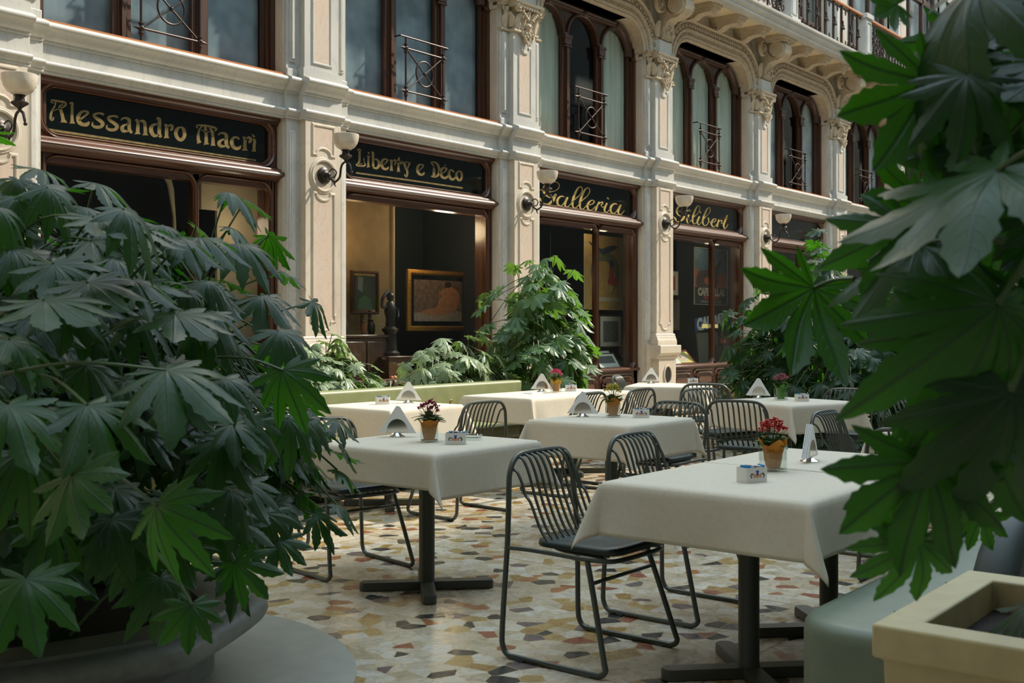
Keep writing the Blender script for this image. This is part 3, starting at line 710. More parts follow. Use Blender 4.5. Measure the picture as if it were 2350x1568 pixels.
# ------------------------------------------------------------------ shopfronts
YG=10.27        # plane of glass and sign boards
fprof=[(0.0,YG+.01),(0,YG-.02),(.012,YG-.035),(.024,YG-.028),(.03,YG-.05),(.048,YG-.062),(.062,YG-.05),(.07,YG-.045),(.075,YG-.01)]
def make_shop(k, label, mull):
    root=empty('shopfront',(wx(k),0,0),label,'shop window',group='wooden shopfronts of the gallery')
    jw=.14
    for a,b in ((-.03,jw),(WIN-jw,WIN+.03)):
        w=MB(); w.box(a,b,YG-.03,10.45,0,3.76)
        for q in range(3):
            x=a+.035+.045*q; w.box(x,x+.022,YG-.055,YG,.62,3.06)
        obj('jamb',w,M['woodv'],root,bevel=.006)
    # head and transom mouldings
    h=MB(); strip_x(h,[(YG-.04,3.672),(YG-.06,3.68),(YG-.06,3.70),(YG-.085,3.71),(YG-.10,3.735),(YG-.10,3.757)],-.03,WIN+.03,10.4)
    strip_x(h,[(YG-.03,3.02),(YG-.07,3.025),(YG-.075,3.045),(YG-.11,3.06),(YG-.14,3.085),(YG-.15,3.105),(YG-.14,3.13),(YG-.11,3.145),(YG-.10,3.165),(YG-.07,3.17),(YG-.03,3.20)],-.03,WIN+.03,10.4)
    h.box(.0,WIN,YG-.02,10.4,2.93,3.03)
    obj('transom',h,M['wood'],root,ang=45)
    # sign board with rounded frame
    sp=rrect(.12,WIN-.12,3.225,3.665,.14,8)
    s=MB().sweep(sp,[(-a+.0,b) for a,b in fprof],closed=True); 
    obj('sign_frame',s,M['wood'],root,ang=50)
    # corner fillers behind frame
    obj('sign_backing',MB().box(.0,WIN,YG+.015,YG+.05,3.18,3.72),M['wood'],root,smooth=False)
    obj('sign_board',MB().prism(rrect(.115,WIN-.115,3.22,3.67,.15,6),YG+.006,YG+.014,'y'),M['sign'],root,smooth=False,label='black glass sign board')
    # glazing
    cells=[(.13,WIN-.13)] if mull is None else [(.13,mull-.035),(mull+.035,WIN-.13)]
    f=MB(); g=[]
    for a,b in cells:
        P=rrect(a,b,.67,2.975,.13,8); f.sweep(P,[(-p*.62+.0,q+.012) for p,q in fprof],closed=True); g.append((a,b))
    # solid web between rounded glass corners
    for a,b in cells:
        for (cx,cz,sx,sz) in ((a,.67,1,1),(b,.67,-1,1),(a,2.975,1,-1),(b,2.975,-1,-1)):
            r=.13; P=[(cx,cz)]+[(cx+sx*(r-r*cos(pi/2*i/6)), cz+sz*(r-r*sin(pi/2*i/6))) for i in range(7)]
            f.prism(P,YG-.012,YG+.01,'y')
    if mull: f.box(mull-.036,mull+.036,YG-.02,YG+.06,.60,3.0)
    wf=obj('window_frame',f,M['woodv'],root,ang=50)
    for a,b in g: obj('glass',MB().box(a-.02,b+.02,YG+.016,YG+.022,.60,3.02),M['pane'],wf,smooth=False)
    # base with raised panels
    b=MB(); b.box(-.03,WIN+.03,YG-.03,10.5,0,.645); b.box(-.03,WIN+.03,YG-.07,YG,0,.13)
    strip_x(b,[(YG-.03,.60),(YG-.07,.605),(YG-.085,.62),(YG-.085,.64),(YG-.06,.66),(YG-.03,.665)],-.03,WIN+.03,10.4)
    obj('base_board',b,M['wood'],root,bevel=.004)
    n=2 if mull is None else 3
    ed=[.13,.13+(WIN-.26)/2,WIN-.13] if n==2 else [.13,(.13+mull)/2,mull,WIN-.13]
    for i in range(n):
        a,c=ed[i]+.05,ed[i+1]-.05
        p=MB().sweep(rrect(a,c,.20,.54,.11,6),[(0,YG-.03),(-.006,YG-.055),(-.022,YG-.06),(-.035,YG-.04),(-.045,YG-.04)],closed=True)
        q=rrect(a+.075,c-.075,.27,.47,.07,5); 
        p.sweep(q,[(0,YG-.03),(-.03,YG-.075),(-.05,YG-.08)],closed=True); p.prism(rrect(a+.12,c-.12,.315,.425,.04,5),YG-.08,YG-.03,'y')
        rpn=obj('raised_panel',p,M['wood'],root,ang=45)
    if mull: 
        kx=ed[1]+(ed[2]-ed[1])*.0+.0
        obj('door_knob',MB().lathe([(0,0),(.012,0),(.010,.03),(.024,.045),(.026,.06),(.016,.075),(0,.078)],(0,0,0),12).xf(T(ed[2]+.06,YG-.03,.38)@Matrix.Rotation(pi/2,4,'X')),M['bronze'],rpn,label='small dark knob')
    return root
SLAB=['shopfront at left with art nouveau gold lettering and a tan partition inside','shopfront with one wide undivided pane showing a gold-framed painting','shopfront with cursive gold sign, yellow poster and old books in the window',
 'shopfront with cursive gold sign and a blue and orange poster in the window','shopfront without lettering on its dark sign, behind the dark green shrub','shopfront mostly hidden, right of the unlettered dark one','shopfront hidden behind foreground leaves, second from the far end','last shopfront of the row, at the far end behind leaves']
shops=[make_shop(k,SLAB[k],[1.86,None,1.77,1.77,1.77,1.77,None,1.77][k]) for k in range(NW)]

# ------------------------------------------------------------------ lettering
def ribbons(strokes, org, scale, parent, name, matl, label):
    """brush strokes (x, y, width) drawn on the sign face"""
    m=MB(); yy=YG+.0035
    for st in strokes:
        closed = len(st)>3 and st[0][:2]==st[-1][:2]
        P=spline(st[:-1] if closed else st, 5, closed)
        n=len(P); L=[];R=[]
        for i in range(n):
            a=P[i-1] if (i>0 or closed) else P[0]; b=P[(i+1)%n] if (i<n-1 or closed) else P[-1]
            d=Vector((b[0]-a[0],b[1]-a[1])); d.normalize(); w=P[i][2]/2
            L.append((P[i][0]-d.y*w,P[i][1]+d.x*w)); R.append((P[i][0]+d.y*w,P[i][1]-d.x*w))
        L=[facade(org[0]+x/scale,org[1]+y/scale,yy) for x,y in L]; R=[facade(org[0]+x/scale,org[1]+y/scale,yy) for x,y in R]
        v=[];f=[]
        for (a,b),(c,d) in zip(L,R): v+=[(a,yy,b),(c,yy,d),(a,yy+.003,b),(c,yy+.003,d)]
        for i in range(n if closed else n-1):
            j=(i+1)%n; f+=[(4*i,4*i+1,4*j+1,4*j),(4*i+2,4*j+2,4*j+3,4*i+3),(4*i,4*j,4*j+2,4*i+2),(4*i+1,4*i+3,4*j+3,4*j+1)]
        m.add(v,f)
    o=obj(name,m,matl,parent,smooth=False,label=label,fixn=False)
    o.location=(-parent.location.x,0,0)
    return o
def sh(st,dx,dy): return [[(x+dx,y+dy,w) for x,y,w in s] for s in st]
A_=[[(118,135,14),(125,150,16),(145,160,10)],[(115,130,14),(150,133,20),(200,142,20),(250,150,18),(268,168,18),(252,192,16),(225,207,12),(180,222,10),(135,240,10)],[(165,145,14),(155,190,18),(130,230,20),(118,270,24),(115,310,28),(128,328,24),(142,312,18),(140,298,8)],[(200,190,16),(208,215,28),(225,260,34),(238,320,36),(243,345,60),(243,354,76)],[(200,180,10),(222,185,10),(235,172,10),(228,160,8)]]
l_=[[(303,160,14),(325,165,34),(328,185,28),(328,300,30),(330,345,38),(330,364,64)]]
e_=[[(400,335,12),(440,300,18),(480,268,24),(485,250,24),(455,240,18),(415,255,30),(390,300,42),(400,350,42),(440,375,36),(480,370,38),(500,345,12)]]
s_=[[(645,280,16),(628,266,22),(585,262,18),(548,278,28),(565,305,32),(615,340,36),(635,370,38),(610,398,32),(560,398,30),(532,380,22),(535,350,10)]]
a_=[[(818,332,12),(835,312,18),(870,310,22),(898,330,34),(898,380,36),(903,430,34),(928,458,26)],[(892,365,12),(850,380,22),(826,408,36),(842,438,34),(890,440,14)]]
n_=[[(960,328,22),(985,340,30),(985,400,34),(983,450,38),(983,470,70)],[(995,350,12),(1025,337,22),(1050,352,32),(1058,400,34),(1060,460,38),(1060,482,64)]]
d_=[[(1170,312,20),(1200,322,34),(1200,400,36),(1200,470,36),(1218,502,30)],[(1195,378,12),(1150,372,22),(1120,400,38),(1120,445,42),(1150,485,34),(1198,478,12)]]
r_=[[(1250,376,18),(1272,390,32),(1272,450,34),(1272,490,38),(1272,510,60)],[(1280,402,10),(1305,380,22),(1330,388,24),(1325,418,30),(1308,432,10)]]
o_=[[(1410,400,16),(1375,425,36),(1364,468,36),(1388,515,34),(1425,525,34),(1452,480,36),(1440,420,34),(1410,400,16)]]
M_=[[(1568,385,16),(1600,380,16),(1680,388,20),(1750,405,20),(1770,422,20),(1752,440,14)],[(1568,390,16),(1582,410,12)],[(1625,392,14),(1600,425,16),(1588,480,28),(1590,530,34),(1600,560,46)],[(1655,395,26),(1665,440,30),(1668,500,32),(1668,555,38),(1670,574,60)],[(1700,400,20),(1728,450,28),(1736,520,30),(1736,570,40),(1736,586,50)],[(1615,425,8),(1650,440,9),(1708,448,8)]]
c_=[[(1998,522,22),(1975,502,18),(1940,508,28),(1922,548,38),(1938,595,36),(1972,614,32),(2003,602,28),(2014,580,8)]]
i_=[[(2130,522,14),(2152,532,26),(2148,580,28),(2146,625,32),(2145,644,48)],[(2126,468,10),(2150,500,22)]]
macri=A_+l_+e_+s_+sh(s_,143,27)+a_+n_+d_+r_+o_+M_+sh(a_,970,150)+c_+sh(r_,782,124)+i_+[[(100,427,26),(1000,560,20),(2165,732,14)]]
ribbons(macri,(90,200),4.3519,shops[0],'gold_lettering',M['gold'],'dull gold art nouveau lettering with underline')
L2=[[(205,236,16),(240,243,60),(243,262,38),(242,350,36),(240,420,34),(212,452,16),(192,472,20),(205,488,16),(255,490,24),(315,488,30),(335,470,20),(318,430,12),(312,375,16),(312,362,6)],[(210,478,8),(245,462,10),(285,452,8)]]
Li=[[(385,268,6),(388,285,38),(391,302,6)],[(360,335,16),(388,345,42),(385,370,30),(382,450,32),(383,500,42),(385,514,64)]]
Lb=[[(430,272,16),(455,285,36),(458,380,36),(458,500,38)],[(465,395,14),(515,385,26),(550,435,42),(548,490,44),(510,528,36),(455,510,26)]]
Le=[[(612,482,12),(660,440,20),(685,400,28),(655,380,22),(612,397,36),(592,450,44),(610,518,42),(655,543,36),(690,528,32),(702,502,10)]]
Lr=[[(720,398,14),(748,412,38),(748,480,32),(748,545,40),(748,567,62)],[(758,420,12),(795,395,26),(815,415,26),(805,462,22),(796,484,8)]]
Lt=[[(875,348,6),(864,385,34),(860,480,34),(860,560,40),(862,584,60)],[(832,408,10),(865,425,20),(900,438,22),(898,475,8)]]
Ly=[[(905,424,34),(945,445,40),(975,520,34),(997,560,30),(1000,610,34),(990,662,22),(965,640,24),(955,622,12)],[(1042,438,30),(1020,490,24),(998,550,16)],[(910,425,14),(980,430,12),(1048,440,14)]]
LD=[[(1372,430,14),(1402,430,22),(1455,440,26),(1492,490,36),(1505,560,38),(1490,635,36),(1440,665,26),(1378,652,22)],[(1425,490,20),(1424,560,40),(1424,650,44)],[(1375,440,20),(1412,480,20),(1436,530,12)]]
Lc=[[(1738,592,28),(1715,557,22),(1680,562,32),(1662,612,42),(1680,680,42),(1720,705,36),(1750,688,26),(1757,662,6)]]
Lo=[[(1826,572,18),(1786,605,38),(1782,660,40),(1808,712,34),(1842,716,32),(1866,665,36),(1858,600,34),(1826,572,18)]]
lib=L2+Li+Lb+Le+Lr+Lt+Ly+sh(Le,568,87)+LD+sh(Le,938,140)+[[(1580,502,8),(1610,468,20)]]+Lc+Lo+[[(185,600,24),(1000,712,24),(1880,842,26)]]
ribbons(lib,(790,310),6.9118,shops[1],'gold_lettering',M['gold'],'dim gold art nouveau lettering with underline')
G1=[[(300,372,8),(380,408,14),(460,432,12),(560,438,14),(650,415,14),(710,370,16),(728,310,14),(700,260,12),(640,238,16),(560,243,26),(480,280,38),(425,340,44),(410,410,42),(440,480,34),(500,535,22),(560,555,14),(610,535,20),(650,495,30),(672,486,8)],[(672,490,10),(640,530,40),(610,600,56),(560,650,44),(500,682,22),(430,672,14),(370,630,12),(345,590,40),(335,568,34),(322,553,6)]]
ga=[[(825,542,14),(780,525,22),(720,555,36),(688,620,44),(700,690,34),(750,722,20),(800,690,14),(840,620,12),(870,555,14)],[(898,545,34),(865,610,40),(842,680,40),(850,725,26),(885,740,16),(930,710,12),(970,660,10)]]
gl=[[(970,660,10),(1060,570,12),(1140,500,14),(1185,420,18),(1180,355,16),(1140,338,18),(1090,380,30),(1040,480,42),(1005,580,46),(990,670,42),(1000,735,28),(1040,765,16),(1085,735,12),(1120,690,10)]]
ge=[[(1265,700,10),(1330,700,12),(1390,680,16),(1425,640,20),(1410,612,14),(1370,610,18),(1320,650,34),(1290,710,44),(1300,775,34),(1345,808,18),(1400,785,12),(1450,725,10)]]
gr=[[(1530,638,30),(1500,690,36),(1470,760,38),(1452,812,40)],[(1480,740,8),(1540,665,12),(1585,645,28),(1592,680,20),(1562,700,12),(1590,745,12),(1640,725,8)]]
gi=[[(1682,662,30),(1650,730,38),(1630,790,36),(1645,840,22),(1680,850,14),(1725,800,10),(1752,755,8)],[(1680,548,8),(1698,568,34),(1720,592,8)]]
ribbons(G1+ga+gl+sh(gl,147,22)+ge+gr+gi+sh(ga,1062,150),(1200,390),8.7037,shops[2],'gold_lettering',M['gold2'],'bright gold cursive lettering')
G2=[[(380,500,10),(430,525,14),(530,530,12),(620,500,16),(680,430,16),(685,360,16),(640,310,14),(570,298,20),(500,330,34),(430,420,44),(385,510,48),(410,600,34),(460,650,22),(520,662,14),(570,640,24),(632,588,16)],[(635,585,10),(600,640,50),(570,720,62),(510,780,44),(440,812,24),(390,800,14),(360,740,40),(330,700,30),(295,672,8)]]
hi=[[(722,622,40),(690,690,46),(665,760,48),(670,820,30),(700,850,16),(740,820,12),(790,750,10)],[(716,478,8),(740,505,38),(766,537,8)]]
hl=[[(780,765,10),(880,660,12),(960,580,14),(1005,500,18),(1005,410,16),(970,378,16),(920,430,34),(870,540,44),(830,660,50),(815,770,46),(830,840,30),(865,875,16),(910,840,12),(955,775,10)]]
hb=[[(1070,815,10),(1160,690,12),(1250,600,14),(1290,520,18),(1285,450,16),(1250,430,16),(1200,480,34),(1150,590,44),(1110,700,50),(1090,810,46),(1110,885,30),(1150,915,18),(1200,895,16),(1240,830,16),(1250,760,28),(1240,715,30),(1235,702,6)],[(1245,790,8),(1280,825,12),(1320,812,8)]]
he=[[(1320,840,10),(1390,820,12),(1440,780,20),(1440,740,14),(1400,730,16),(1350,780,36),(1325,850,48),(1340,920,34),(1380,950,18),(1430,920,12),(1480,860,10)]]
hr=[[(1525,752,32),(1505,830,40),(1485,900,42),(1475,952,44)],[(1495,870,8),(1550,795,12),(1602,775,30),(1608,812,20),(1590,840,12),(1620,865,12),(1655,848,8)]]
ht=[[(1752,632,36),(1720,720,44),(1680,820,46),(1655,910,42),(1665,980,26),(1690,995,16),(1740,940,12),(1775,875,8)],[(1655,728,8),(1770,745,12)]]
ribbons(G2+hi+hl+sh(hi,282,45)+hb+he+hr+ht,(1520,440),11.75,shops[3],'gold_lettering',M['gold2'],'bright gold cursive lettering')

# ------------------------------------------------------------------ wall lamps
def make_lamp():
    root=empty('wall_lamp',(0,0,0),'','wall lamp'); rz=3.13
    p=MB().lathe([(0,0),(.10,0),(.105,.012),(.085,.028),(.06,.034),(.055,.05),(.03,.06),(.028,.10),(0,.11)],n=20).xf(T(0,YF-.003,rz)@Matrix.Rotation(pi/2,4,'X'))
    obj('back_plate',p,M['bronze'],root)
    a=MB(); yt=YF-.38
    a.tube(spline([(0,YF-.08,rz),(0,YF-.13,rz-.05),(0,YF-.20,rz-.09),(0,YF-.28,rz-.04),(0,YF-.30,rz+.06),(0,YF-.33,rz+.11),(0,yt,rz+.13)],5),.013,8)
    a.tube(spline([(0,yt,rz+.13),(0,yt-.06,rz+.10),(0,yt-.09,rz+.03),(0,yt-.10,rz-.01)],4),[.013]*9+[.009,.007,.006,.004],8)
    a.sphere((0,yt-.10,rz+.0),.018,8,6); a.tube(spline([(0,YF-.20,rz-.09),(0,YF-.19,rz-.12),(0,YF-.22,rz-.15)],3),[.012,.012,.011,.01,.008,.005,.003],6)
    a.tube(spline([(0,YF-.10,rz+.04),(.02,YF-.14,rz+.07),(.03,YF-.19,rz+.03),(.01,YF-.18,rz-.03),(0,YF-.14,rz-.03)],4),.008,6)
    arm=obj('arm',a,M['bronze'],root)
    c=MB().lathe([(0,.12),(.012,.125),(.02,.15),(.07,.185),(.078,.195),(.070,.205),(.045,.215),(.040,.25),(.05,.26),(.05,.27),(0,.27)],(0,yt,rz),16); obj('cup',c,M['bronze'],arm)
    g=MB().lathe([(0,.262),(.06,.268),(.105,.295),(.138,.345),(.152,.40),(.155,.445),(.150,.448),(.146,.40),(.130,.345),(.098,.302),(.05,.28),(0,.276)],(0,yt,rz),28); obj('glass_shade',g,M['opal'],root,label='cream opal glass bowl shade')
    return root
lamp=make_lamp()
LL=['cut off by the left edge of the photo','on the marble pilaster left of the gold-framed painting','beside the cursive sign above the yellow poster','beside the cursive sign above the blue poster',
 'on the pilaster left of the unlettered dark shop','peeking out just left of the foreground leaves','hidden among foreground leaves, seventh along','far along behind foreground leaves','last of the row behind the leaves']
for k in range(NW+1):
    o=lamp if k==0 else copy_tree(lamp)
    o.location=(wx(k)-(BAY-WIN)/2,0,0); o['label']='bowl-shaped opal glass wall lamp '+LL[k]; o['group']='wall lamps on the pilasters'

# ------------------------------------------------------------------ balcony
br=empty('balcony',(0,0,0),'long cream balcony with moulded marble edge and corbels under the upper storey','balcony')
obj('slab',MB().box(0,40,9.38,10.2,7.10,7.30),M['plaster'],br,smooth=False)
fb=MB(); strip_x(fb,[(9.44,7.07),(9.38,7.075),(9.37,7.10),(9.34,7.115),(9.34,7.16),(9.31,7.18),(9.29,7.22),(9.285,7.27),(9.25,7.29),(9.245,7.33),(9.27,7.35)],0,40,9.50)
obj('edge_moulding',fb,M['marble'],br,ang=50)
cb=MB()
cb.prism([(10.14,6.83),(10.02,6.84),(9.92,6.865),(9.82,6.92),(9.70,6.935),(9.60,6.935),(9.52,6.965),(9.52,7.0),(10.14,7.0)],-.10,.10,'x')
cb.box(-.14,.14,9.46,10.14,7.02,7.10); cb.box(-.12,.12,9.49,10.14,6.98,7.02)
for s in (-1,1): cb.join(volute(.065,0,.025,hand=-s,n=16),T(s*.10,9.99,6.915)@Matrix.Rotation(-s*pi/2,4,'Z')@T(0,-.02,0))
cb.join(acanthus(.14,.12,.05),T(0,9.55,6.87))
first=None
for k in range(NW):
    for q in range(3):
        x=wx(k)-(BAY-WIN)/2+BAY*(q+1)/4
        if first is None: first=obj('corbel',cb,M['carved'],br,ang=50,loc=(x,0,0))
        else:
            o=first.copy(); C.objects.link(o); o.parent=br; o.location=(x,0,0)
# newels and railing
nw=MB(); nw.box(-.16,.16,9.36,9.60,7.35,8.32); nw.box(-.20,.20,9.32,9.64,7.35,7.43); nw.box(-.20,.20,9.32,9.64,8.26,8.36); nw.sweep(rrect(-.10,.10,7.52,8.16,.01,2),[(0,9.36),(-.0,9.345),(-.02,9.345),(-.03,9.36)],closed=True)
n0=None
for k in range(2,NW+1):
    x=wx(k)-(BAY-WIN)/2
    if n0 is None: n0=obj('newel',nw,M['marble'],br,smooth=False,loc=(x,0,0))
    else: o=n0.copy(); C.objects.link(o); o.parent=br; o.location=(x,0,0)
hr_=MB().box(9,40,9.42,9.52,8.28,8.34); obj('handrail',hr_,M['orangewood'],br,bevel=.012,label='orange-brown wooden handrail')
def bar_panel():
    m=MB(); y=9.47
    m.box(.20,BAY-.20,y-.012,y+.012,7.38,7.41); m.box(.20,BAY-.20,y-.012,y+.012,8.22,8.26)
    for i in range(8):
        x=.42+i*(BAY-.84)/7
        m.box(x-.025,x+.025,y-.02,y+.02,7.36,8.28)
        m.box(x-.09,x+.09,y-.03,y-.015,7.84,7.87); m.box(x-.02,x+.02,y-.045,y-.02,7.76,7.95); m.sphere((x-.07,y-.03,7.80),.025,6,4); m.sphere((x+.07,y-.03,7.80),.025,6,4)
        if i<7:
            xm=x+(BAY-.84)/14
            m.box(xm-.012,xm+.012,y-.01,y+.01,7.40,7.56); m.box(xm-.05,xm+.05,y-.01,y+.01,7.47,7.49); m.box(xm-.012,xm+.012,y-.01,y+.01,8.12,8.24); m.box(xm-.04,xm+.04,y-.01,y+.01,8.17,8.19)
    return m
def scroll_panel():
    m=MB(); y=9.47
    m.box(.20,BAY-.20,y-.012,y+.012,7.38,7.41); m.box(.20,BAY-.20,y-.012,y+.012,8.22,8.26)
    n=9
    for i in range(n):
        x=.20+(i+.5)*(BAY-.4)/n; w=(BAY-.4)/n
        m.box(x-w/2-.012,x-w/2+.012,y-.015,y+.015,7.40,8.24)
        for zc,hd in ((7.60,1),(7.83,-1),(8.05,1)):
            for s in (-1,1):
                pts=[(x+s*w*.22+ (.085*(1-t*.75))*cos(s*hd*(t*2.4*pi)+pi/2), y, zc+(.11*(1-t*.75))*sin(s*hd*(t*2.4*pi)+pi/2)) for t in [j/14 for j in range(15)]]
                m.tube(pts,[.016-.009*j/14 for j in range(15)],5)
        m.sphere((x,y,7.72),.03,6,4); m.sphere((x,y,7.95),.03,6,4)
    return m
for k in range(2,NW):
    x=wx(k)-(BAY-WIN)/2
    obj('iron_panel',bar_panel() if k==4 else scroll_panel(),M['iron'],br,loc=(x,0,0),label='panel of upright iron bars with small crosses' if k==4 else 'panel of dense iron scrollwork')
# doors and glazing of the storey behind the balcony
for k in range(2,NW):
    root=empty('window_%d'%(NW+1+k),(wx(k),0,0),kind='structure')
    f=MB()
    for a,b in ((0,.10),(.92,1.02),(1.96,2.06),(WIN-.10,WIN)): f.box(a,b,10.28,10.40,7.35,11.2)
    f.box(0,WIN,10.28,10.40,8.05,8.13); f.box(0,WIN,10.28,10.40,10.2,10.35); f.box(0,WIN,10.28,10.40,11.1,11.2); obj('frame',f,M['darkwood'],root,bevel=.01)
    obj('pane',MB().box(.05,WIN-.05,10.33,10.34,7.36,11.15),M['upperpane'],root,smooth=False)
    obj('blind',MB().box(-.0,WIN,10.55,10.56,7.36,11.2),M['curtain'] if k in (3,4) else M['haze'],root,smooth=False)

# ------------------------------------------------------------------ shop interiors
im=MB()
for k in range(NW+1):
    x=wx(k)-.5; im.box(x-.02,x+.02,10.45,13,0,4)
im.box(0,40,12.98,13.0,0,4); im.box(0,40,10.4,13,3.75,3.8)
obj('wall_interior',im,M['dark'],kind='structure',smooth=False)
obj('trim_2',MB().box(0,40,10.46,13,.56,.60),M['darkwood'],kind='structure',smooth=False)
obj('wall_partition_tan',MB().box(wx(0)+2.62,wx(0)+3.4,10.9,10.94,.6,3.75).box(wx(0)+2.40,wx(0)+2.62,10.9,10.94,2.71,3.75).prism([(wx(0)+1.80,3.2),(wx(0)+1.94,3.2),(wx(0)+2.03,2.9),(wx(0)+2.06,2.5),(wx(0)+2.06,2.2),(wx(0)+2.045,2.2),(wx(0)+2.03,2.6),(wx(0)+1.96,2.95)],10.9,10.93,'y'),M['beige'],kind='structure',smooth=False)
obj('wall_partition_ochre',MB().box(wx(1)-.4,wx(1)+1.92,11.2,11.24,.6,3.75),M['ochre'],kind='structure',smooth=False)
obj('trim_3',MB().box(wx(1)+1.91,wx(1)+1.935,11.16,11.24,.6,3.75),M['beige'],kind='structure',smooth=False)
obj('wall_partition_teal',MB().box(wx(1)+1.93,wx(1)+3.3,11.9,11.94,.6,3.75),M['teal'],kind='structure',smooth=False)
def spot(loc,e,col,size=.15):
    l=bpy.data.lights.new('shop_lamp','POINT'); l.energy=e; l.color=col; l.shadow_soft_size=size; o=bpy.data.objects.new('shop_light',l); o.location=loc; C.objects.link(o)
spot((wx(1)+.75,10.75,2.55),14,(1,.66,.32)); spot((wx(1)+2.5,10.72,2.75),26,(1,.72,.42)); spot((wx(0)+2.75,10.5,2.5),6,(1,.80,.55))
spot((wx(2)+.9,11.2,2.2),5,(1,.75,.48)); spot((wx(3)+.9,11.2,2.2),5,(1,.78,.5)); spot((wx(2)+2.2,10.5,2.9),4,(1,.8,.55)); spot((wx(3)+2.2,10.5,2.9),4,(1,.8,.55))

def picture(name,x0,x1,z0,z1,y,fw,fm,cm,label,cat,tilt=0,shapes=(),depth=.03,rz=0,label_in=None):
    """framed or unframed flat picture; shapes = list of (polygon in 0..1 coords, material, part name)"""
    xc=(x0+x1)/2; w=x1-x0; h=z1-z0
    root=empty(name,(xc,y,z0),label,cat,rz=rz); root.rotation_euler=(-tilt,0,rz)
    if fw>0:
        f=MB().sweep(rrect(-w/2,w/2,0,h,0),[(0,depth),(0,-depth*.4),(-fw*.3,-depth),(-fw*.7,-depth*.7),(-fw,-depth*.2),(-fw,depth)],closed=True); obj('frame',f,fm,root,ang=30)
    shp_=obj('sheet',MB().box(-w/2+fw*.9,w/2-fw*.9,0,depth*.6,fw*.9,h-fw*.9),cm,root,smooth=False)
    W_,H_=w-1.8*fw,h-1.8*fw
    for i,(poly,mm,pn) in enumerate(shapes):
        P=[(-w/2+.9*fw+a*W_, .9*fw+b*H_) for a,b in poly]
        obj(pn,MB().prism(P,-.0012-.0006*i,-.0004,'y'),mm,shp_,smooth=False)
    return root
def ell(cx,cz,rx,rz_,n=20,a0=0,a1=2*pi): return [(cx+rx*cos(a0+(a1-a0)*i/n),cz+rz_*sin(a0+(a1-a0)*i/n)) for i in range(n)]
P_=lambda n,c,r=.7: mat(n,c,r)
brown=noisy('painting_ground',(.20,.13,.09),(.10,.06,.04),nscale=5,rough=.6); skin=noisy('painting_flesh',(.42,.20,.09),(.30,.13,.06),nscale=6,rough=.6); drape=noisy('painting_drape',(.22,.17,.13),(.34,.28,.22),nscale=7,rough=.6); hairm=P_('painting_dark',(.03,.015,.01))
picture('framed_painting',wx(1)+2.25,wx(1)+3.43,1.36,2.10,11.15,.075,M['gilt'],brown,'painting of a reclining figure in a wide ornate gilt frame, in the wide shop window','painting',shapes=[
 ([(.0,.0),(1,.0),(1,.22),(.8,.30),(.5,.33),(.25,.22),(0,.2)],drape,'painted_drapery'),
 (spline([(.12,.20),(.30,.30),(.45,.34),(.52,.55),(.58,.62),(.50,.66),(.55,.74),(.66,.82),(.80,.84),(.92,.72),(.95,.50),(.86,.28),(.62,.16),(.35,.14)],3,True),skin,'painted_figure'),
 (ell(.70,.90,.07,.075),hairm,'painted_hair')])
picture('framed_painting',wx(1)+1.03,wx(1)+1.47,1.55,2.07,11.05,.035,M['darkwood'],P_('forest_painting',(.025,.035,.025)),'small dark landscape painting on an easel against the ochre wall','painting',shapes=[([(.1,.0),(.9,.0),(.7,.35),(.45,.42),(.2,.3)],P_('moss',(.05,.09,.05)),'painted_foreground'),([(.12,.6),(.35,.5),(.4,.95),(.15,.98)],P_('sky_grey',(.13,.14,.13)),'painted_sky')])
ez=MB(); ez.box(-.02,.02,0,.03,-.25,.0); ez.box(.12,.16,0,.03,-.25,.02); ez.box(-.18,.20,-.03,.03,-.02,.0)
tag(obj('easel',ez,M['darkwood'],loc=(wx(1)+1.22,11.06,1.55),smooth=False),'small dark easel under the landscape painting in the window','easel')
# dark furniture, vases, statue
cab=empty('cabinet',(wx(1)+.92,10.93,.6),'dark wooden cabinet standing against the ochre wall behind the shrubs','cabinet')
obj('body',MB().box(-.50,.50,-.22,.22,.0,.60),M['darkwood'],cab,bevel=.01); obj('top',MB().box(-.54,.54,-.25,.24,.60,.64),M['darkwood'],cab,bevel=.01)
for s in (-1,1): obj('door',MB().box(min(s*.03,s*.46),max(s*.03,s*.46),-.235,-.215,.05,.55),M['darkwood'],cab,bevel=.01)
tag(obj('vase',MB().lathe([(0,0),(.035,0),(.05,.08),(.045,.14),(.018,.22),(.014,.32),(.024,.38),(0,.38)],(wx(1)+.72,10.88,1.24)),M['bronze']),'tall slender dark vase at the left end of the cabinet','vase')
tag(obj('vase',MB().lathe([(0,0),(.03,0),(.045,.06),(.03,.12),(.036,.15),(0,.15)],(wx(1)+1.06,10.88,1.24)),M['terracotta']),'small round reddish vase beside the tall dark one','vase')
tag(obj('vase',MB().lathe([(0,0),(.04,0),(.055,.06),(.05,.13),(.025,.17),(.03,.20),(0,.20)],(wx(1)+1.20,10.88,1.24)),M['bronze']),'squat dark vase at the right end of the cabinet','vase')
st=MB().lathe([(0,0),(.13,0),(.13,.04),(.09,.07),(.08,.30),(.11,.34),(.12,.36),(.07,.40),(.06,.50),(.085,.60),(.06,.70),(.035,.74)],(0,0,0),18); st.sphere((0,0,.80),.055,10,8,.9,1,1.15)
st.tube(spline([(-.06,0,.68),(-.15,0,.66),(-.16,-.02,.78),(-.05,-.02,.88)],4),.022,6); st.tube(spline([(.06,0,.68),(.14,0,.62),(.10,-.05,.52)],4),.022,6)
tag(obj('statuette',st,M['bronze'],loc=(wx(1)+1.40,10.72,.95)),'dark bronze figure statuette beside the ochre wall edge','statue')
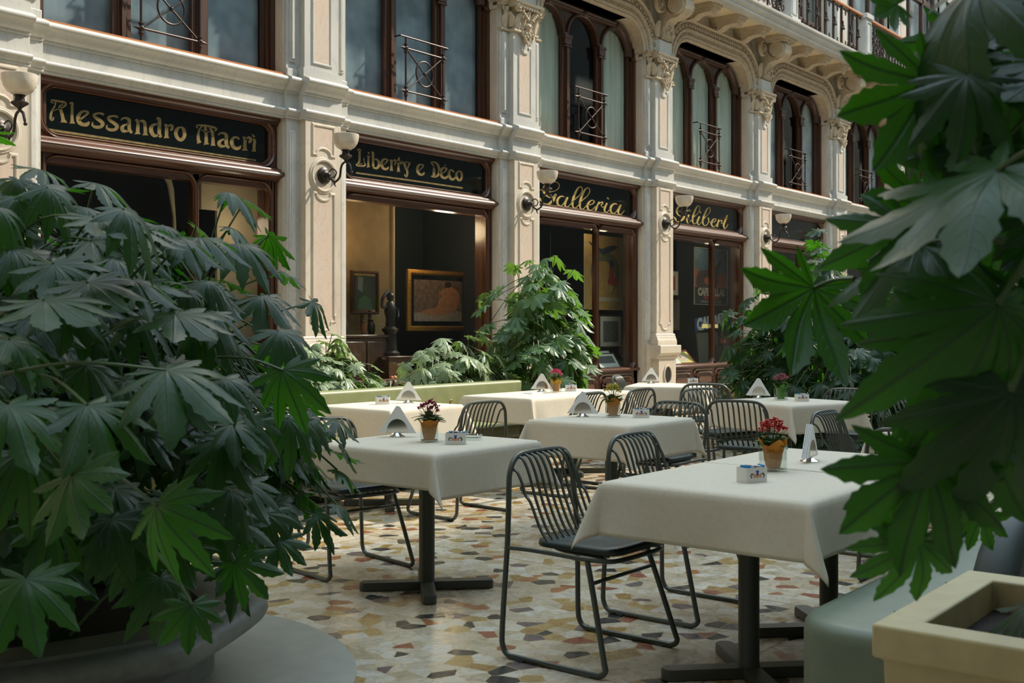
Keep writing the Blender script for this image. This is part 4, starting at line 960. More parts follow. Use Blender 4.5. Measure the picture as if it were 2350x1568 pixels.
tag(obj('display_stand',MB().box(-.22,.22,-.2,.2,0,.33).box(-.25,.25,-.23,.23,.33,.35),M['wood'],loc=(wx(1)+1.40,10.73,.60),bevel=.006),'low reddish display stand carrying the bronze statuette','stand')
for i,(dx,dy,c_,nm) in enumerate(((-.05,0,(.55,.10,.05),'red'),(.04,.03,(.60,.35,.08),'yellow'),(.10,-.03,(.50,.14,.06),'orange'))):
    tag(obj('glass_fruit',MB().sphere((wx(1)+1.25+dx,10.50+dy,.66),.035,10,8),mat('fruit_%s'%nm,c_,.3)),nm+' ornament ball on the low shelf by the window corner','ornament')
for i,(px,pz) in enumerate(((wx(1)+1.78,.62),(wx(1)+2.02,.60))):
    o=obj('price_card',MB().box(-.055,.055,0,.003,0,.17 if i==0 else .12),M['napkin'],smooth=False,loc=(px,10.42,pz)); o.rotation_euler=(-.15,0,0); tag(o,'white price card standing %s'%('by the statuette, the larger of the two' if i==0 else 'low behind the shrub, the smaller of the two'),'card')
# yellow poster, engravings and books in the third shop
mus=noisy('yellowed_poster',(.42,.27,.08),(.34,.20,.06),nscale=3,rough=.7); dkb=P_('poster_dark_blue',(.03,.045,.06)); grn=P_('poster_green',(.12,.13,.07)); redm=P_('poster_red',(.33,.05,.03)); palem=P_('poster_pale',(.42,.36,.24))
picture('poster',wx(2)+2.15,wx(2)+3.38,1.64,2.92,10.78,.0,None,mus,'tall yellow vintage poster with a dark bird and a red-skirted figure','poster',depth=.01,shapes=[
 ([(.0,.0),(.012,.0),(.012,1),(.0,1)],palem,'poster_edge'),([(.91,.0),(1,.0),(1,1),(.91,1)],palem,'poster_edge'),
 (ell(.52,.50,.36,.30),grn,'painted_oval'),(ell(.48,.42,.30,.24),mus,'painted_ground'),
 (spline([(.10,.90),(.30,.86),(.42,.82),(.52,.84),(.60,.86),(.75,.88),(.84,.86),(.70,.80),(.56,.77),(.50,.74),(.42,.76),(.30,.80)],3,True),dkb,'painted_bird'),
 (spline([(.63,.58),(.72,.58),(.75,.46),(.84,.42),(.80,.34),(.68,.33),(.58,.37),(.62,.46)],3,True),redm,'painted_skirt'),
 (ell(.68,.63,.055,.05),dkb,'painted_hat'),([(.66,.34),(.69,.34),(.685,.24),(.66,.24)],palem,'painted_legs'),([(.20,.12),(.88,.12),(.88,.17),(.20,.17)],palem,'painted_title_band')])
grey=noisy('engraving_grey',(.14,.14,.12),(.07,.07,.06),nscale=9,rough=.8); mount=P_('cream_mount',(.44,.40,.30))
picture('framed_engraving',wx(2)+2.60,wx(2)+3.28,1.00,1.54,10.76,.012,M['darkwood'],mount,'square dark engraving in a cream mount under the yellow poster','engraving',depth=.012,shapes=[(rrect(.14,.84,.14,.84,.0),grey,'engraved_image')])
white=P_('white_mount',(.62,.60,.52))
picture('framed_engraving',wx(2)+2.05,wx(2)+2.72,.68,.98,10.52,.012,M['wood'],white,'pale mounted print leaning at the left of the mullion, third shop','engraving',tilt=.5,depth=.012,shapes=[(rrect(.2,.8,.25,.75,.0),grey,'engraved_image')])
picture('framed_engraving',wx(2)+1.93,wx(2)+2.76,.66,.94,10.44,.012,M['wood'],white,'wide landscape engraving lying tilted at the window bottom, right of the mullion','engraving',tilt=.6,depth=.012,shapes=[(rrect(.08,.92,.3,.85,.0),grey,'engraved_image')])
def book(x,z,w,h,matc,label,tilt=.35,deco=None,y=10.42):
    root=empty('book',(x,y,z),label,'book',group='old books displayed at the shop window'); root.rotation_euler=(-tilt,0,0)
    obj('cover',MB().box(-w/2,w/2,0,.03,0,h),matc,root,bevel=.003); obj('pages',MB().box(-w/2+.004,w/2+.003,.004,.026,.004,h+.003),M['napkin'],root,smooth=False)
    if deco: obj('cover_decoration',MB().sweep([(a,b) for a,b in ell(0,h/2,w*.28,h*.28)],[(0,-.001),(-.008,-.002),(-.012,-.001)],closed=True).sweep(rrect(-w*.42,w*.42,h*.06,h*.94,.01),[(0,-.001),(-.006,-.002),(-.009,-.001)],closed=True),deco,root)
    return root
book(wx(2)+1.22,.65,.26,.27,P_('tan_cover',(.42,.36,.26)),'tan book with an oval vignette, leftmost beside the shrub',deco=grey)
book(wx(2)+1.49,.65,.16,.27,P_('red_cover',(.32,.07,.05)),'red leather book with gilt border at the window bottom',deco=M['gilt'])
book(wx(2)+1.68,.65,.17,.26,P_('olive_cover',(.36,.31,.20)),'olive-tan book just right of the red one',deco=M['orange'])
for i in range(4):
    o=obj('book',MB().box(-.05,.05,-.08,.08,0,.24-.02*(i%2)),[P_('b1',(.10,.08,.06)),P_('b2',(.03,.05,.07)),P_('b3',(.16,.12,.08)),P_('b4',(.05,.06,.05))][i],loc=(wx(2)+1.35+.13*i,10.95,1.02),bevel=.004)
    tag(o,['dark brown','navy','light brown','dark green'][i]+' book standing on the shelf behind the window books','book','books standing on the inner shelf')
tag(obj('shelf',MB().box(-.6,.35,-.12,.12,-.03,0),M['darkwood'],loc=(wx(2)+1.6,10.95,1.02),smooth=False),'narrow dark shelf carrying standing books in the third shop','shelf')
# hanging lamps
for s_,lst in ((2,[(.55,2.2),(.72,2.1),(.86,1.95),(1.02,2.05),(1.18,2.0),(1.38,1.95),(1.50,2.25)]),(3,[(.45,1.9),(.62,2.2),(.80,1.6),(.98,2.3)])):
    for i,(dx,z) in enumerate(lst):
        lit = (s_==2 and i==5)
        root=empty('pendant_lamp',(wx(s_)+dx,11.0+.1*(i%3),0),('glowing amber pendant lamp in the third shop' if lit else ('thin pendant lamp hanging on wire, third shop' if s_==2 else 'thin pendant lamp hanging on wire in the blue and orange poster shop')),'lamp',group=None if lit else ('wire pendants of the third shop' if s_==2 else 'wire pendants of the fourth shop'))
        obj('wire',MB().tube([(0,0,3.02),(0,0,z+.1)],.004,5),M['steel'],root); obj('ceiling_rose',MB().lathe([(0,3.0),(.06,3.0),(.06,3.015),(0,3.02)],(0,0,0),12),M['steel'],root)
        if lit:
            em_=mat('lamp_glow',(1,.5,.2),.5); em_.node_tree.nodes['Principled BSDF'].inputs['Emission Color'].default_value=(1,.42,.14,1); em_.node_tree.nodes['Principled BSDF'].inputs['Emission Strength'].default_value=.7
            obj('globe',MB().sphere((0,0,z),.07,12,8,1,1,1.5),em_,root)
        else: obj('shade',MB().lathe([(.01,z+.1),(.02,z+.06),(.05,z-.02),(.047,z-.02),(.015,z+.05)],(0,0,0),10),M['steel'],root)
# blue/orange poster and signs in the fourth shop
blue2=noisy('poster_blue',(.07,.13,.16),(.04,.08,.11),nscale=3,rough=.7); org=noisy('poster_orange',(.42,.10,.03),(.28,.06,.02),nscale=4,rough=.7); blk=P_('poster_black',(.012,.012,.014))
pr=picture('poster',wx(3)+2.03,wx(3)+3.38,1.80,2.90,10.80,.012,palem,blue2,'blue and orange vintage café poster with pale capitals in the fourth shop','poster',depth=.01,shapes=[
 ([(.0,.0),(1,.0),(1,.30),(.0,.30)],blk,'poster_foot'),([(.62,.30),(1,.30),(1,.66),(.9,.60),(.8,.55),(.7,.52)],org,'painted_hill'),([(0,.30),(.12,.30),(.10,.62),(0,.66)],org,'painted_hill'),
 (spline([(.08,.30),(.10,.55),(.30,.62),(.55,.64),(.66,.72),(.80,.84),(.72,.60),(.66,.30)],3,True),P_('poster_beast',(.05,.028,.022)),'painted_shape'),(ell(.38,.42,.10,.07),org,'painted_patch')])
def text(s,h,parent,loc,matl,name='lettering',sx=1.0,off=.012,rot=(pi/2,0,0)):
    cu=bpy.data.curves.new(name,'FONT'); cu.body=s; cu.size=h; cu.extrude=.001; cu.offset=off; cu.resolution_u=3; cu.align_x='CENTER'
    o=bpy.data.objects.new(name+'_tmp',cu); C.objects.link(o)
    dg=bpy.context.evaluated_depsgraph_get(); me=bpy.data.meshes.new_from_object(o.evaluated_get(dg)); bpy.data.objects.remove(o,do_unlink=True)
    me.materials.clear(); me.materials.append(matl)
    t=bpy.data.objects.new(name,me); C.objects.link(t); t.parent=parent; t.location=loc; t.rotation_euler=rot; t.scale=(sx,1,1); return t
text('CAFE GILLAS',.20,pr,(0,-.005,.175),palem,sx=.95); text('VEILLES MONDES',.085,pr,(0,-.005,.10),redm,off=.003); text('le Meilleur de tous les Cafés',.075,pr,(0,-.005,.03),M['stone'],off=.001)
sg=empty('enamel_sign',(wx(3)+2.60,10.72,1.32),'blue advertising sign with fat white capitals leaning in the fourth shop','sign'); sg.rotation_euler=(0,-.10,0)
obj('board',MB().box(-.68,.72,0,.012,0,.26),P_('sign_blue',(.02,.05,.15),.3),sg,smooth=False); text('CAMPARI',.30,sg,(.02,-.004,.03),P_('sign_white',(.42,.42,.38)),sx=1.0,off=.02)
dl=empty('window_decal',(wx(3)+2.05,YG+.012,1.50),'yellow painted capitals on the glass of the fourth shop','lettering'); text('LIBRERIA ANTIQUARIA',.10,dl,(-.35,0,-.17),P_('decal_yellow',(.50,.42,.14)),sx=.62,off=.005)
panel=obj('leaning_board',MB().box(-.55,.30,0,.02,0,.62),P_('olive_board',(.10,.095,.06)),loc=(wx(3)+2.6,10.70,.62),smooth=False); panel.rotation_euler=(-.1,0,0); tag(panel,'olive board leaning below the blue advertising sign','board')
panel=obj('leaning_board',MB().box(-.07,.07,0,.02,0,.72),P_('pale_board',(.22,.20,.14)),loc=(wx(3)+2.95,10.55,.62),smooth=False); panel.rotation_euler=(0,.12,0); tag(panel,'narrow pale board leaning at the right of the fourth shop window','board')
bt=empty('bottle',(wx(3)+2.62,10.50,.98),'dark display bottle with a red label in the fourth shop','bottle')
obj('glass_body',MB().lathe([(0,0),(.06,0),(.065,.02),(.065,.17),(.02,.26),(.018,.33),(0,.33)],n=16),P_('bottle_glass',(.02,.015,.01),.1),bt); obj('label_band',MB().lathe([(.0665,.05),(.0665,.14)],n=16),P_('label_red',(.30,.03,.02)),bt)
tag(obj('plinth',MB().box(-.12,.12,-.1,.1,0,.38),P_('plinth_dark',(.04,.04,.03)),loc=(wx(3)+2.62,10.50,.60),smooth=False),'small dark plinth under the display bottle','plinth')
picture('framed_print',wx(3)+1.18,wx(3)+1.58,1.95,2.42,10.9,.01,M['bronze'],mount,'small cream-mounted print hanging left in the fourth shop','print',depth=.01,shapes=[(rrect(.28,.72,.2,.8,0),redm,'printed_figure')])
picture('framed_print',wx(3)+1.18,wx(3)+1.60,1.30,1.85,10.9,.012,M['gilt'],P_('dim_print',(.05,.05,.04)),'dim print in a thin gilt frame under the cream-mounted one','print',depth=.01)
gb=picture('game_board',wx(3)+.62,wx(3)+1.40,.67,.98,10.42,.02,P_('board_red',(.35,.05,.04)),P_('board_yellow',(.55,.42,.08)),'yellow board with a red border and round pattern lying in the fourth window','board',tilt=.75,depth=.012,shapes=[(ell(.5,.5,.36,.40),mount,'printed_ring'),(ell(.5,.5,.26,.30),P_('ring_tan',(.50,.30,.15)),'printed_ring'),(ell(.5,.5,.16,.18),mount,'printed_ring'),(ell(.5,.5,.07,.08),redm,'printed_centre')])
picture('framed_print',wx(3)+.42,wx(3)+.85,.66,.92,10.40,.0,None,white,'white sheet with a dark vignette lying left of the yellow board','print',tilt=.75,depth=.008,shapes=[(ell(.5,.45,.3,.2),grey,'printed_vignette')])

# ================================================================== furniture
def make_chair():
    root=empty('dining_chair',(0,0,0),'','chair'); r=.0115
    def side(s):
        return spline([(s*.215,.115,.425),(s*.232,.155,.30),(s*.262,.222,.075),(s*.266,.232,.035),(s*.268,.205,.013),(s*.27,.15,.012),(s*.27,-.17,.012),(s*.27,-.235,.015),(s*.268,-.262,.045),(s*.266,-.268,.10),(s*.255,-.262,.30),(s*.245,-.258,.44)],4)
    for s in (-1,1):
        lg=obj('leg',MB().tube(side(s),r,8),M['metal'],root)
        for y in (-.17,.15): obj('glide',MB().box(s*.27-.011,s*.27+.011,y-.02,y+.02,0,.014),M['rubber'],lg,bevel=.003)
    hoop=[(-.245,-.258,.44),(-.232,-.262,.60),(-.222,-.268,.70),(-.212,-.270,.745),(-.185,-.272,.785),(-.145,-.274,.805),(-.08,-.276,.811),(0,-.277,.812)]
    hoop=hoop+[(-x,y,z) for x,y,z in hoop[:-1]][::-1]
    obj('back_frame',MB().tube(spline(hoop,4),r,8),M['metal'],root)
    b=MB()
    for i in range(11):
        x=-.20+.04*i; ax=abs(x); zt=.806 if ax<.145 else .806-.055*((ax-.145)/.055)**1.6
        xt=x*.97; xm=x*.98; b.tube(spline([(xt,-.276,zt),(xt,-.248,zt-.010),(xm,-.222,zt-.05),(xm,-.203,min(zt-.10,.715)),(xm,-.175,.62),(x*.97,-.125,.515),(x*.96,-.075,.465),(x*.95,-.02,.447),(x*.92,.10,.443),(x*.92,.17,.441)],4),.0065,6,flat=1.0)
    obj('backrest',b,M['metal'],root,label='back and seat of eleven curved metal rods')
    b=MB(); b.tube(spline([(-.246,-.255,.44),(-.225,-.20,.438),(-.215,-.10,.436),(-.212,.10,.432),(-.19,.20,.432),(-.12,.228,.434),(0,.232,.434),(.12,.228,.434),(.19,.20,.432),(.212,.10,.432),(.215,-.10,.436),(.225,-.20,.438),(.246,-.255,.44)],4),.0095,8)
    obj('seat_frame',b,M['metal'],root)
    obj('stretcher',MB().tube([(-.226,.142,.345),(.226,.142,.345)],.008,8),M['metal'],root)
    P=rrect(-.205,.205,-.165,.235,.07,6); v=[];f=[]; n=len(P)
    rings=[(.93,.450),(.985,.453),(1.0,.462),(.985,.473),(.92,.478),(.75,.476),(.45,.470),(.0,.467)]
    for q,z in rings: v+=[(x*q,.035+(y-.035)*q,z+(.006*(y*4)**2 if z>.465 else 0)) for x,y in P]
    for j in range(len(rings)-1):
        for i in range(n): f.append((j*n+i,j*n+(i+1)%n,(j+1)*n+(i+1)%n,(j+1)*n+i))
    f.append(tuple(range(n))[::-1])
    obj('seat_pad',MB().add(v,f),M['pad'],root,ang=60,label='dark green leather seat pad')
    return root
ch0=make_chair(); chn=[0]
def chair(x,y,deg,label):
    """seat centre on the floor; deg = heading of the seat front, 0 = +y"""
    o=ch0 if chn[0]==0 else copy_tree(ch0); chn[0]+=1
    o.location=(x,y,0); o.rotation_euler=(0,0,radians(deg)); o['label']=label; o['group']='metal rod chairs around the tables'
    return o
chair(3.78,2.58,180,'metal rod chair nearest the camera, standing at the near left corner of the right-hand table')
chair(4.63,2.66,180,'metal rod chair just behind the nearest one, at the long side of the right-hand table')
chair(4.27,4.55,170,'metal rod chair with its seat half under the left front table')
chair(4.22,5.40,0,'metal rod chair at the left by the green bench, half hidden by the left bush')
chair(6.05,5.32,-4,'metal rod chair seen from behind between the left front table and the green bench')
chair(7.36,5.32,0,'metal rod chair, left of the two backs in front of the long sunlit table')
chair(8.14,5.34,0,'metal rod chair, right of the two backs in front of the long sunlit table')
chair(6.52,3.93,90,'metal rod chair at the right end of the middle table with the yellow flowers')
chair(7.46,3.74,-80,'metal rod chair seen square from behind, left of the table with green-wrapped pot')
chair(8.36,4.42,160,'metal rod chair on the far side of the table with green-wrapped pot')
chair(9.38,5.12,-65,'metal rod chair back in front of the farthest table')
chair(10.30,6.42,200,'metal rod chair behind the farthest table, below the oval inlay of the pilaster')
chair(6.62,2.52,180,'metal rod chair whose back shows behind the white napkins on the right-hand table')
chair(8.90,3.60,100,'metal rod chair right of the table with green-wrapped pot, before the dark shrub')
chair(7.95,2.55,150,'metal rod chair far right, its back peeking out between shrub and foreground leaves')
chair(5.95,1.95,-90,'metal rod chair under the table at far right, mostly hidden by leaves')

# tables
def make_table(w,d):
    root=empty('cafe_table',(0,0,0),'','table')
    obj('tabletop',MB().prism(rrect(-w/2,w/2,-d/2,d/2,.02,3),.722,.746,'z'),M['leg'],root,bevel=.003)
    obj('column',MB().lathe([(.044,.04),(.040,.05),(.040,.70),(.075,.72),(0,.722)],n=24),M['leg'],root)
    for i in range(4):
        P=rrect(.02,.34,-.036,.036,[.030,0,0,.030],5)
        m=MB(); v=[];f=[]; n=len(P)
        for q,z in ((1,0.004),(1,.034),(.96,.044)): v+=[(.18+(x-.18)*q if q<1 else x,y*q,z) for x,y in P]
        for j in range(2):
            for k in range(n): f.append((j*n+k,j*n+(k+1)%n,(j+1)*n+(k+1)%n,(j+1)*n+k))
        f+= [tuple(range(n))[::-1],tuple(range(2*n,3*n))]
        m.add(v,f); m.lathe([(.018,0),(.018,.006)],(.30,0,0),10); m.xf(Matrix.Rotation(pi/4+i*pi/2,4,'Z')); obj('foot',m,M['leg'],root,ang=40)
    return root
def cloth_mesh(w,d,ov,sides,seed):
    """sides: (-x, +x, -y, +y) overhang flags"""
    rr=random.Random(seed); hx,hy=w/2+.004,d/2+.004
    def axis(h,a,b):
        p=[]; 
        if a: p+=[-h-ov*a*(1-i/13) for i in range(13)]
        p+=[-h+2*h*i/16 for i in range(17)]
        if b: p+=[h+ov*b*(i+1)/13 for i in range(13)]
        return p
    ax=axis(hx,sides[0],sides[1]); ay=axis(hy,sides[2],sides[3]); ph=[rr.uniform(0,6) for _ in range(8)]; fl=[rr.uniform(.8,1.15) for _ in range(4)]
    v=[];f=[]
    for a in ax:
        for b in ay:
            dx=max(abs(a)-hx,0); dy=max(abs(b)-hy,0); sx=1 if a>0 else -1; sy=1 if b>0 else -1
            cxp=max(-hx,min(hx,a)); cyp=max(-hy,min(hy,b)); z=.0
            if dx==0 and dy==0:
                v.append((a,b,.0008*sin(9*a+ph[0])*sin(7*b))); continue
            r=hypot(dx,dy); phi=atan2(dy,dx); fold=sin(2*phi)**2 if dx>0 and dy>0 else 0
            q=fl[(0 if sx>0 else 1)+(0 if sy>0 else 2)]
            t=r/ov
            m_=.013*(1-exp(-r/.010))+r*(.09+.30*fold*q)
            if dy==0: m_+= .010*t*t*sin(b*9+ph[1 if sx>0 else 2])+.004*t*sin(b*23+ph[3])
            elif dx==0: m_+= .010*t*t*sin(a*9+ph[4 if sy>0 else 5])+.004*t*sin(a*23+ph[6])
            m_=max(.0,min(m_,r*.95)); z=-sqrt(max(r*r-m_*m_,0))
            # the corner fan twists a little so the fold hangs to one side
            ph2=phi+ (.30*sin(2*phi)*t if fold else 0)*(1 if sx*sy>0 else -1)*.6
            v.append((cxp+sx*m_*cos(ph2), cyp+sy*m_*sin(ph2), z))
    ny=len(ay)
    for i in range(len(ax)-1):
        for j in range(ny-1): f.append((i*ny+j,(i+1)*ny+j,(i+1)*ny+j+1,i*ny+j+1))
    return MB().add(v,f)
def table(x,y,w,d,deg,lab,clab,sides=(1,1,1,1),ov=.215,seed=1,dz=0):
    t=make_table(w-.02,d-.02); t.location=(x,y,0); t.rotation_euler=(0,0,radians(deg)); t['label']=lab; t['group']='cafe tables under cream cloths'
    o=obj('tablecloth',cloth_mesh(w,d,ov,sides,seed),M['cloth'],ang=180,loc=(x,y,.7485+dz),fixn=False); o.rotation_euler=(0,0,radians(deg))
    s=o.modifiers.new('thickness','SOLIDIFY'); s.thickness=.0022; s.offset=1
    tag(o,clab,'tablecloth','cream tablecloths'); return t
table(4.19,3.89,.78,.80,0,'square cafe table left of centre in front, on a dark cross foot','cream tablecloth on the left front table, under magenta flowers',(.78,.9,1,.8),seed=3)
table(6.00,5.95,.76,.76,0,'square cafe table by the green bench, the sunlit one at left','sunlit cream tablecloth on the left table by the green bench, without flowers',seed=5)
table(7.63,5.94,.74,.72,0,'left half of the long sunlit table by the bench','sunlit cream tablecloth on the left half of the long bench table, under yellow-wrapped flowers',(1,0,1,1),seed=7)
table(8.375,5.94,.74,.72,0,'right half of the long sunlit table by the bench','sunlit cream tablecloth on the right half of the long bench table',(0,1,1,1),seed=8)
table(5.98,3.95,.76,.72,0,'square cafe table in the middle of the photo','cream tablecloth on the middle table, under yellow flowers in orange paper',seed=9)
table(9.90,5.84,.72,.74,22,'farthest cafe table, below the pilaster with the oval inlay','cream tablecloth on the farthest table, below the dark oval inlay',seed=11)
table(8.30,3.82,.76,.78,-18,'square cafe table before the dark shrub','cream tablecloth on the table before the dark shrub, under green-wrapped flowers',seed=13)
table(3.90,1.95,.76,.80,0,'near half of the long right-hand table, with the thick front column','cream tablecloth nearest the camera, carrying the red flowers',(.92,0,.92,.92),seed=15)
table(4.66,1.95,.76,.80,0,'far half of the long right-hand table','cream tablecloth beyond the seam on the far half of the right-hand table',(0,.92,.92,.92),seed=16,dz=.0005)
table(6.55,1.93,.80,.78,0,'cafe table at far right behind the hanging leaves','cream tablecloth at far right, half hidden by the hanging leaves',seed=17)
table(4.62,5.95,.74,.74,0,'cafe table at far left by the bench, hidden behind the left bush','cream tablecloth at far left behind the left bush',seed=19)
TZ=.751

# things on the tables
def make_napkins(cheap=False):
    root=empty('napkin_holder',(0,0,0),'','napkin holder')
    obj('base',MB().lathe([(0,0),(.040,0),(.041,.004),(.026,.011),(.014,.024),(.010,.028),(0,.028)],n=20),M['steel'],root)
    for s in (-1,1):
        P=ell(0,.028,.056,.068,18,0,pi)+[(-.056,.028)]
        obj('plate',MB().prism(P,s*.014-.001,s*.014+.001,'y'),M['steel'],root,smooth=False,label='half-round polished steel plate')
    m=MB()
    for i in range(10):
        y=-.012+.024*i/9; q=.002*sin(i*2.1); w=.098+.002*cos(i*3); h=.158+.003*sin(i*1.7)
        m.prism([(-w+q,.024),(w+q,.020),(.012+q,h),(-.004+q,h+.004)],y-.0010,y+.0008,'y')
    obj('napkins',m,M['napkin'],root,smooth=False,label='stack of white triangular paper napkins')
    return root
def make_sugar():
    root=empty('sachet_box',(0,0,0),'','sachet box')
    o=rrect(-.052,.052,-.032,.032,.010,4); i_=rrect(-.047,.047,-.027,.027,.007,4); n=len(o); v=[];f=[]
    def top(x): return .056-.020*max(0,1-((x-.040)/.016)**2) if False else .056
    v+= [(x,y,0) for x,y in o]+[(x,y,.056 if abs(y)<.0 or x<.046 else .056-.018*max(0,1-(y/.020)**2)) for x,y in o]+[(x,y,.056 if x<.041 else .056-.018*max(0,1-(y/.020)**2)) for x,y in i_]+[(x,y,.006) for x,y in i_]
    for k in range(n):
        j=(k+1)%n
        for q in range(3): f.append((q*n+k,q*n+j,(q+1)*n+j,(q+1)*n+k))
    f+=[tuple(range(n))[::-1],tuple(range(3*n,4*n))]
    bx=obj('box',MB().add(v,f),M['ceramic'],root)
    for nm,mm,shp in (('blue_crest',M['blue'],[(0,.034,.006,.008),(-.004,.043,.004,.004),(.004,.043,.004,.004),(-.030,.021,.003,.004),(.030,.021,.003,.004)]),('orange_scrolls',M['orange'],[(-.012,.028,.008,.0035),(.012,.028,.008,.0035),(0,.022,.010,.003),(-.020,.033,.005,.003),(.020,.033,.005,.003),(-.016,.021,.005,.0025),(.016,.021,.005,.0025)]),('green_leaves',M['leaf'],[(-.028,.032,.004,.005),(.028,.032,.004,.005),(-.034,.027,.003,.003),(.034,.027,.003,.003)])):
        m=MB()
        for cx,cz,rx,rz_ in shp: m.prism(ell(cx,cz,rx,rz_,8),-.0326,-.0318,'y')
        obj(nm,m,mm,bx,smooth=False)
    for k,(mm,x,rz_,tl) in enumerate(((M['bluepack'],-.035,.2,.1),(M['whitepack'],-.018,-.3,.2),(M['brownpack'],-.004,.4,-.15),(M['whitepack'],.010,-.1,.3),(M['whitepack'],.022,.35,-.2),(M['bluepack'],.036,-.2,.15))):
        s=MB().box(-.0035,.0035,-.021,.021,.008,.064); s.xf(T(x,0,0)@Matrix.Rotation(rz_,4,'Z')@Matrix.Rotation(tl,4,'Y')); obj('sachet',s,mm,root,smooth=False)
    return root
def make_pot(fl,paper,seed,scale=1.0,label=''):
    rr=random.Random(seed); root=empty('flower_pot',(0,0,0),'','flower pot')
    g=MB(); a=.044
    for q,(h0,h1,w0) in enumerate(((0,.092,a),)):
        o=rrect(-a,a,-a,a,.006,3); n=len(o); i_=[(x*.93,y*.93) for x,y in o]; v=[(x,y,0) for x,y in o]+[(x,y,.092) for x,y in o]+[(x,y,.092) for x,y in i_]+[(x,y,.009) for x,y in i_]; f=[]
        for k in range(n):
            j=(k+1)%n
            for q in range(3): f.append((q*n+k,q*n+j,(q+1)*n+j,(q+1)*n+k))
        f+=[tuple(range(n))[::-1],tuple(range(3*n,4*n))]; g.add(v,f)
    obj('glass',g,M['clear'],root,label='square clear glass pot')
    inner=M['greenpaper'] if paper=='greenpaper' else M['terrapot']
    obj('inner_wrap',MB().lathe([(0,.012),(.028,.012),(.036,.05),(.040,.088),(.034,.088),(.0,.07)],n=16),inner,root)
    m=MB(); v=[];f=[]; N=40
    for i in range(N):
        an=2*pi*i/N; k=abs(((i/N*4)%1)-.5)*2
        for r,z in ((.0385,.074),(.043,.092),(.050+.012*k,.098+(.040 if fl!='magenta' else .022)*k)): v.append((r*cos(an)*(1+.04*sin(7*an)),r*sin(an),z+.004*sin(5*an)))
    for i in range(N):
        j=(i+1)%N
        for q in range(2): f.append((3*i+q,3*j+q,3*j+q+1,3*i+q+1))
    obj('paper_collar',m.add(v,f),M[paper],root,ang=50,fixn=False)
    lv=MB()
    for i in range(34):
        an=rr.uniform(0,2*pi); el=rr.uniform(.1,1.2); L=rr.uniform(.042,.066); b=Vector((.018*cos(an),.018*sin(an),.10+.03*rr.random())); d=Vector((cos(an)*cos(el),sin(an)*cos(el),sin(el)*.8)); sd_=Vector((-sin(an),cos(an),0)); up=d.cross(sd_)
        vv=[];ff=[]
        for j in range(6):
            t=j/5; w=.021*sin(pi*min(1,.12+t*.88))**.7*(1+.12*(j%2)); c=b+d*L*t*1.15+Vector((0,0,-.02*t*t))
            vv+=[c-sd_*w,c+up*.003*-1,c+sd_*w]
        for j in range(5):
            for q in range(2): ff.append((3*j+q,3*j+q+1,3*j+4+q,3*j+3+q))
        lv.add(vv,ff)
    obj('leaves',lv,M['leafmid'],root,ang=80,fixn=False)
    s=MB(); bl=MB()
    for i in range(20):
        an=i*2.4; r=.054*sqrt((i+.5)/20); z=.205-.035*(r/.05)**2+rr.uniform(-.008,.008)
        s.tube([(r*.3*cos(an),r*.3*sin(an),.12),(r*.8*cos(an),r*.8*sin(an),z-.02),(r*cos(an),r*sin(an),z-.008)],.0012,4)
        for q in range(9):
            cx=r*cos(an)+rr.uniform(-.010,.010); cy=r*sin(an)+rr.uniform(-.010,.010); cz=z+rr.uniform(-.006,.008)
            for w in range(4):
                t=w*pi/2+rr.random(); e=Vector((cos(t),sin(t),.3)); p=Vector((cx,cy,cz)); sd_=Vector((-sin(t),cos(t),0))
                bl.add([p,p+e*.006+sd_*.005,p+e*.011+Vector((0,0,-.001)),p+e*.006-sd_*.005],[(0,1,2,3)])
            bl.sphere((cx,cy,cz-.001),.0034,5,3)
    fs=obj('flower_stems',s,M['petiole'],root); obj('blossoms',bl,M[fl],fs,smooth=False,fixn=False)
    return root
def put(o,px,py,deg,label,group=None,z=TZ,sc=1):
    x,y=floorpt(px,py,z); o.location=(x,y,z); o.rotation_euler=(0,0,radians(deg)); o.scale=(sc,)*3; o['label']=label
    if group: o['group']=group
nk=make_napkins(); sg_=make_sugar(); VA=-50     # faces the camera roughly
GN='napkin holders on the cafe tables'; GS='ceramic sachet boxes on the cafe tables'; GP='potted flowers on the cafe tables'
for i,(px,py,a,l) in enumerate(((912,1003,-52,'napkin holder on the left front table, left of the magenta flowers'),(937,925,-45,'napkin holder on the sunlit left bench table'),(1243,899,-40,'napkin holder left of the yellow-wrapped pot on the long sunlit table'),
  (1337,957,-50,'napkin holder on the middle table, left of the orange-wrapped pot'),(1494,880,-50,'napkin holder on the farthest table'),(1740,914,-52,'napkin holder left of the green-wrapped flowers'),(1858,1060,10,'napkin holder seen edge-on, right of the red flowers'))):
    o=nk if i==0 else copy_tree(nk); put(o,px,py,a,'steel '+l,GN,sc=1.0)
for i,(px,py,a,l) in enumerate(((1046,1019,-52,'on the left front table beside the glass ashtray'),(878,928,-30,'on the sunlit left bench table'),(1310,898,-48,'right of the yellow-wrapped pot on the long sunlit table'),(1471,959,-52,'on the middle table, right of the orange-wrapped pot'),
  (1590,881,-52,'on the farthest table'),(1840,921,-52,'on the table before the dark shrub'),(1725,1106,-22,'on the near right-hand table beside the red flowers'))):
    o=sg_ if i==0 else copy_tree(sg_); put(o,px,py,a,'white ceramic sachet box '+l,GS)
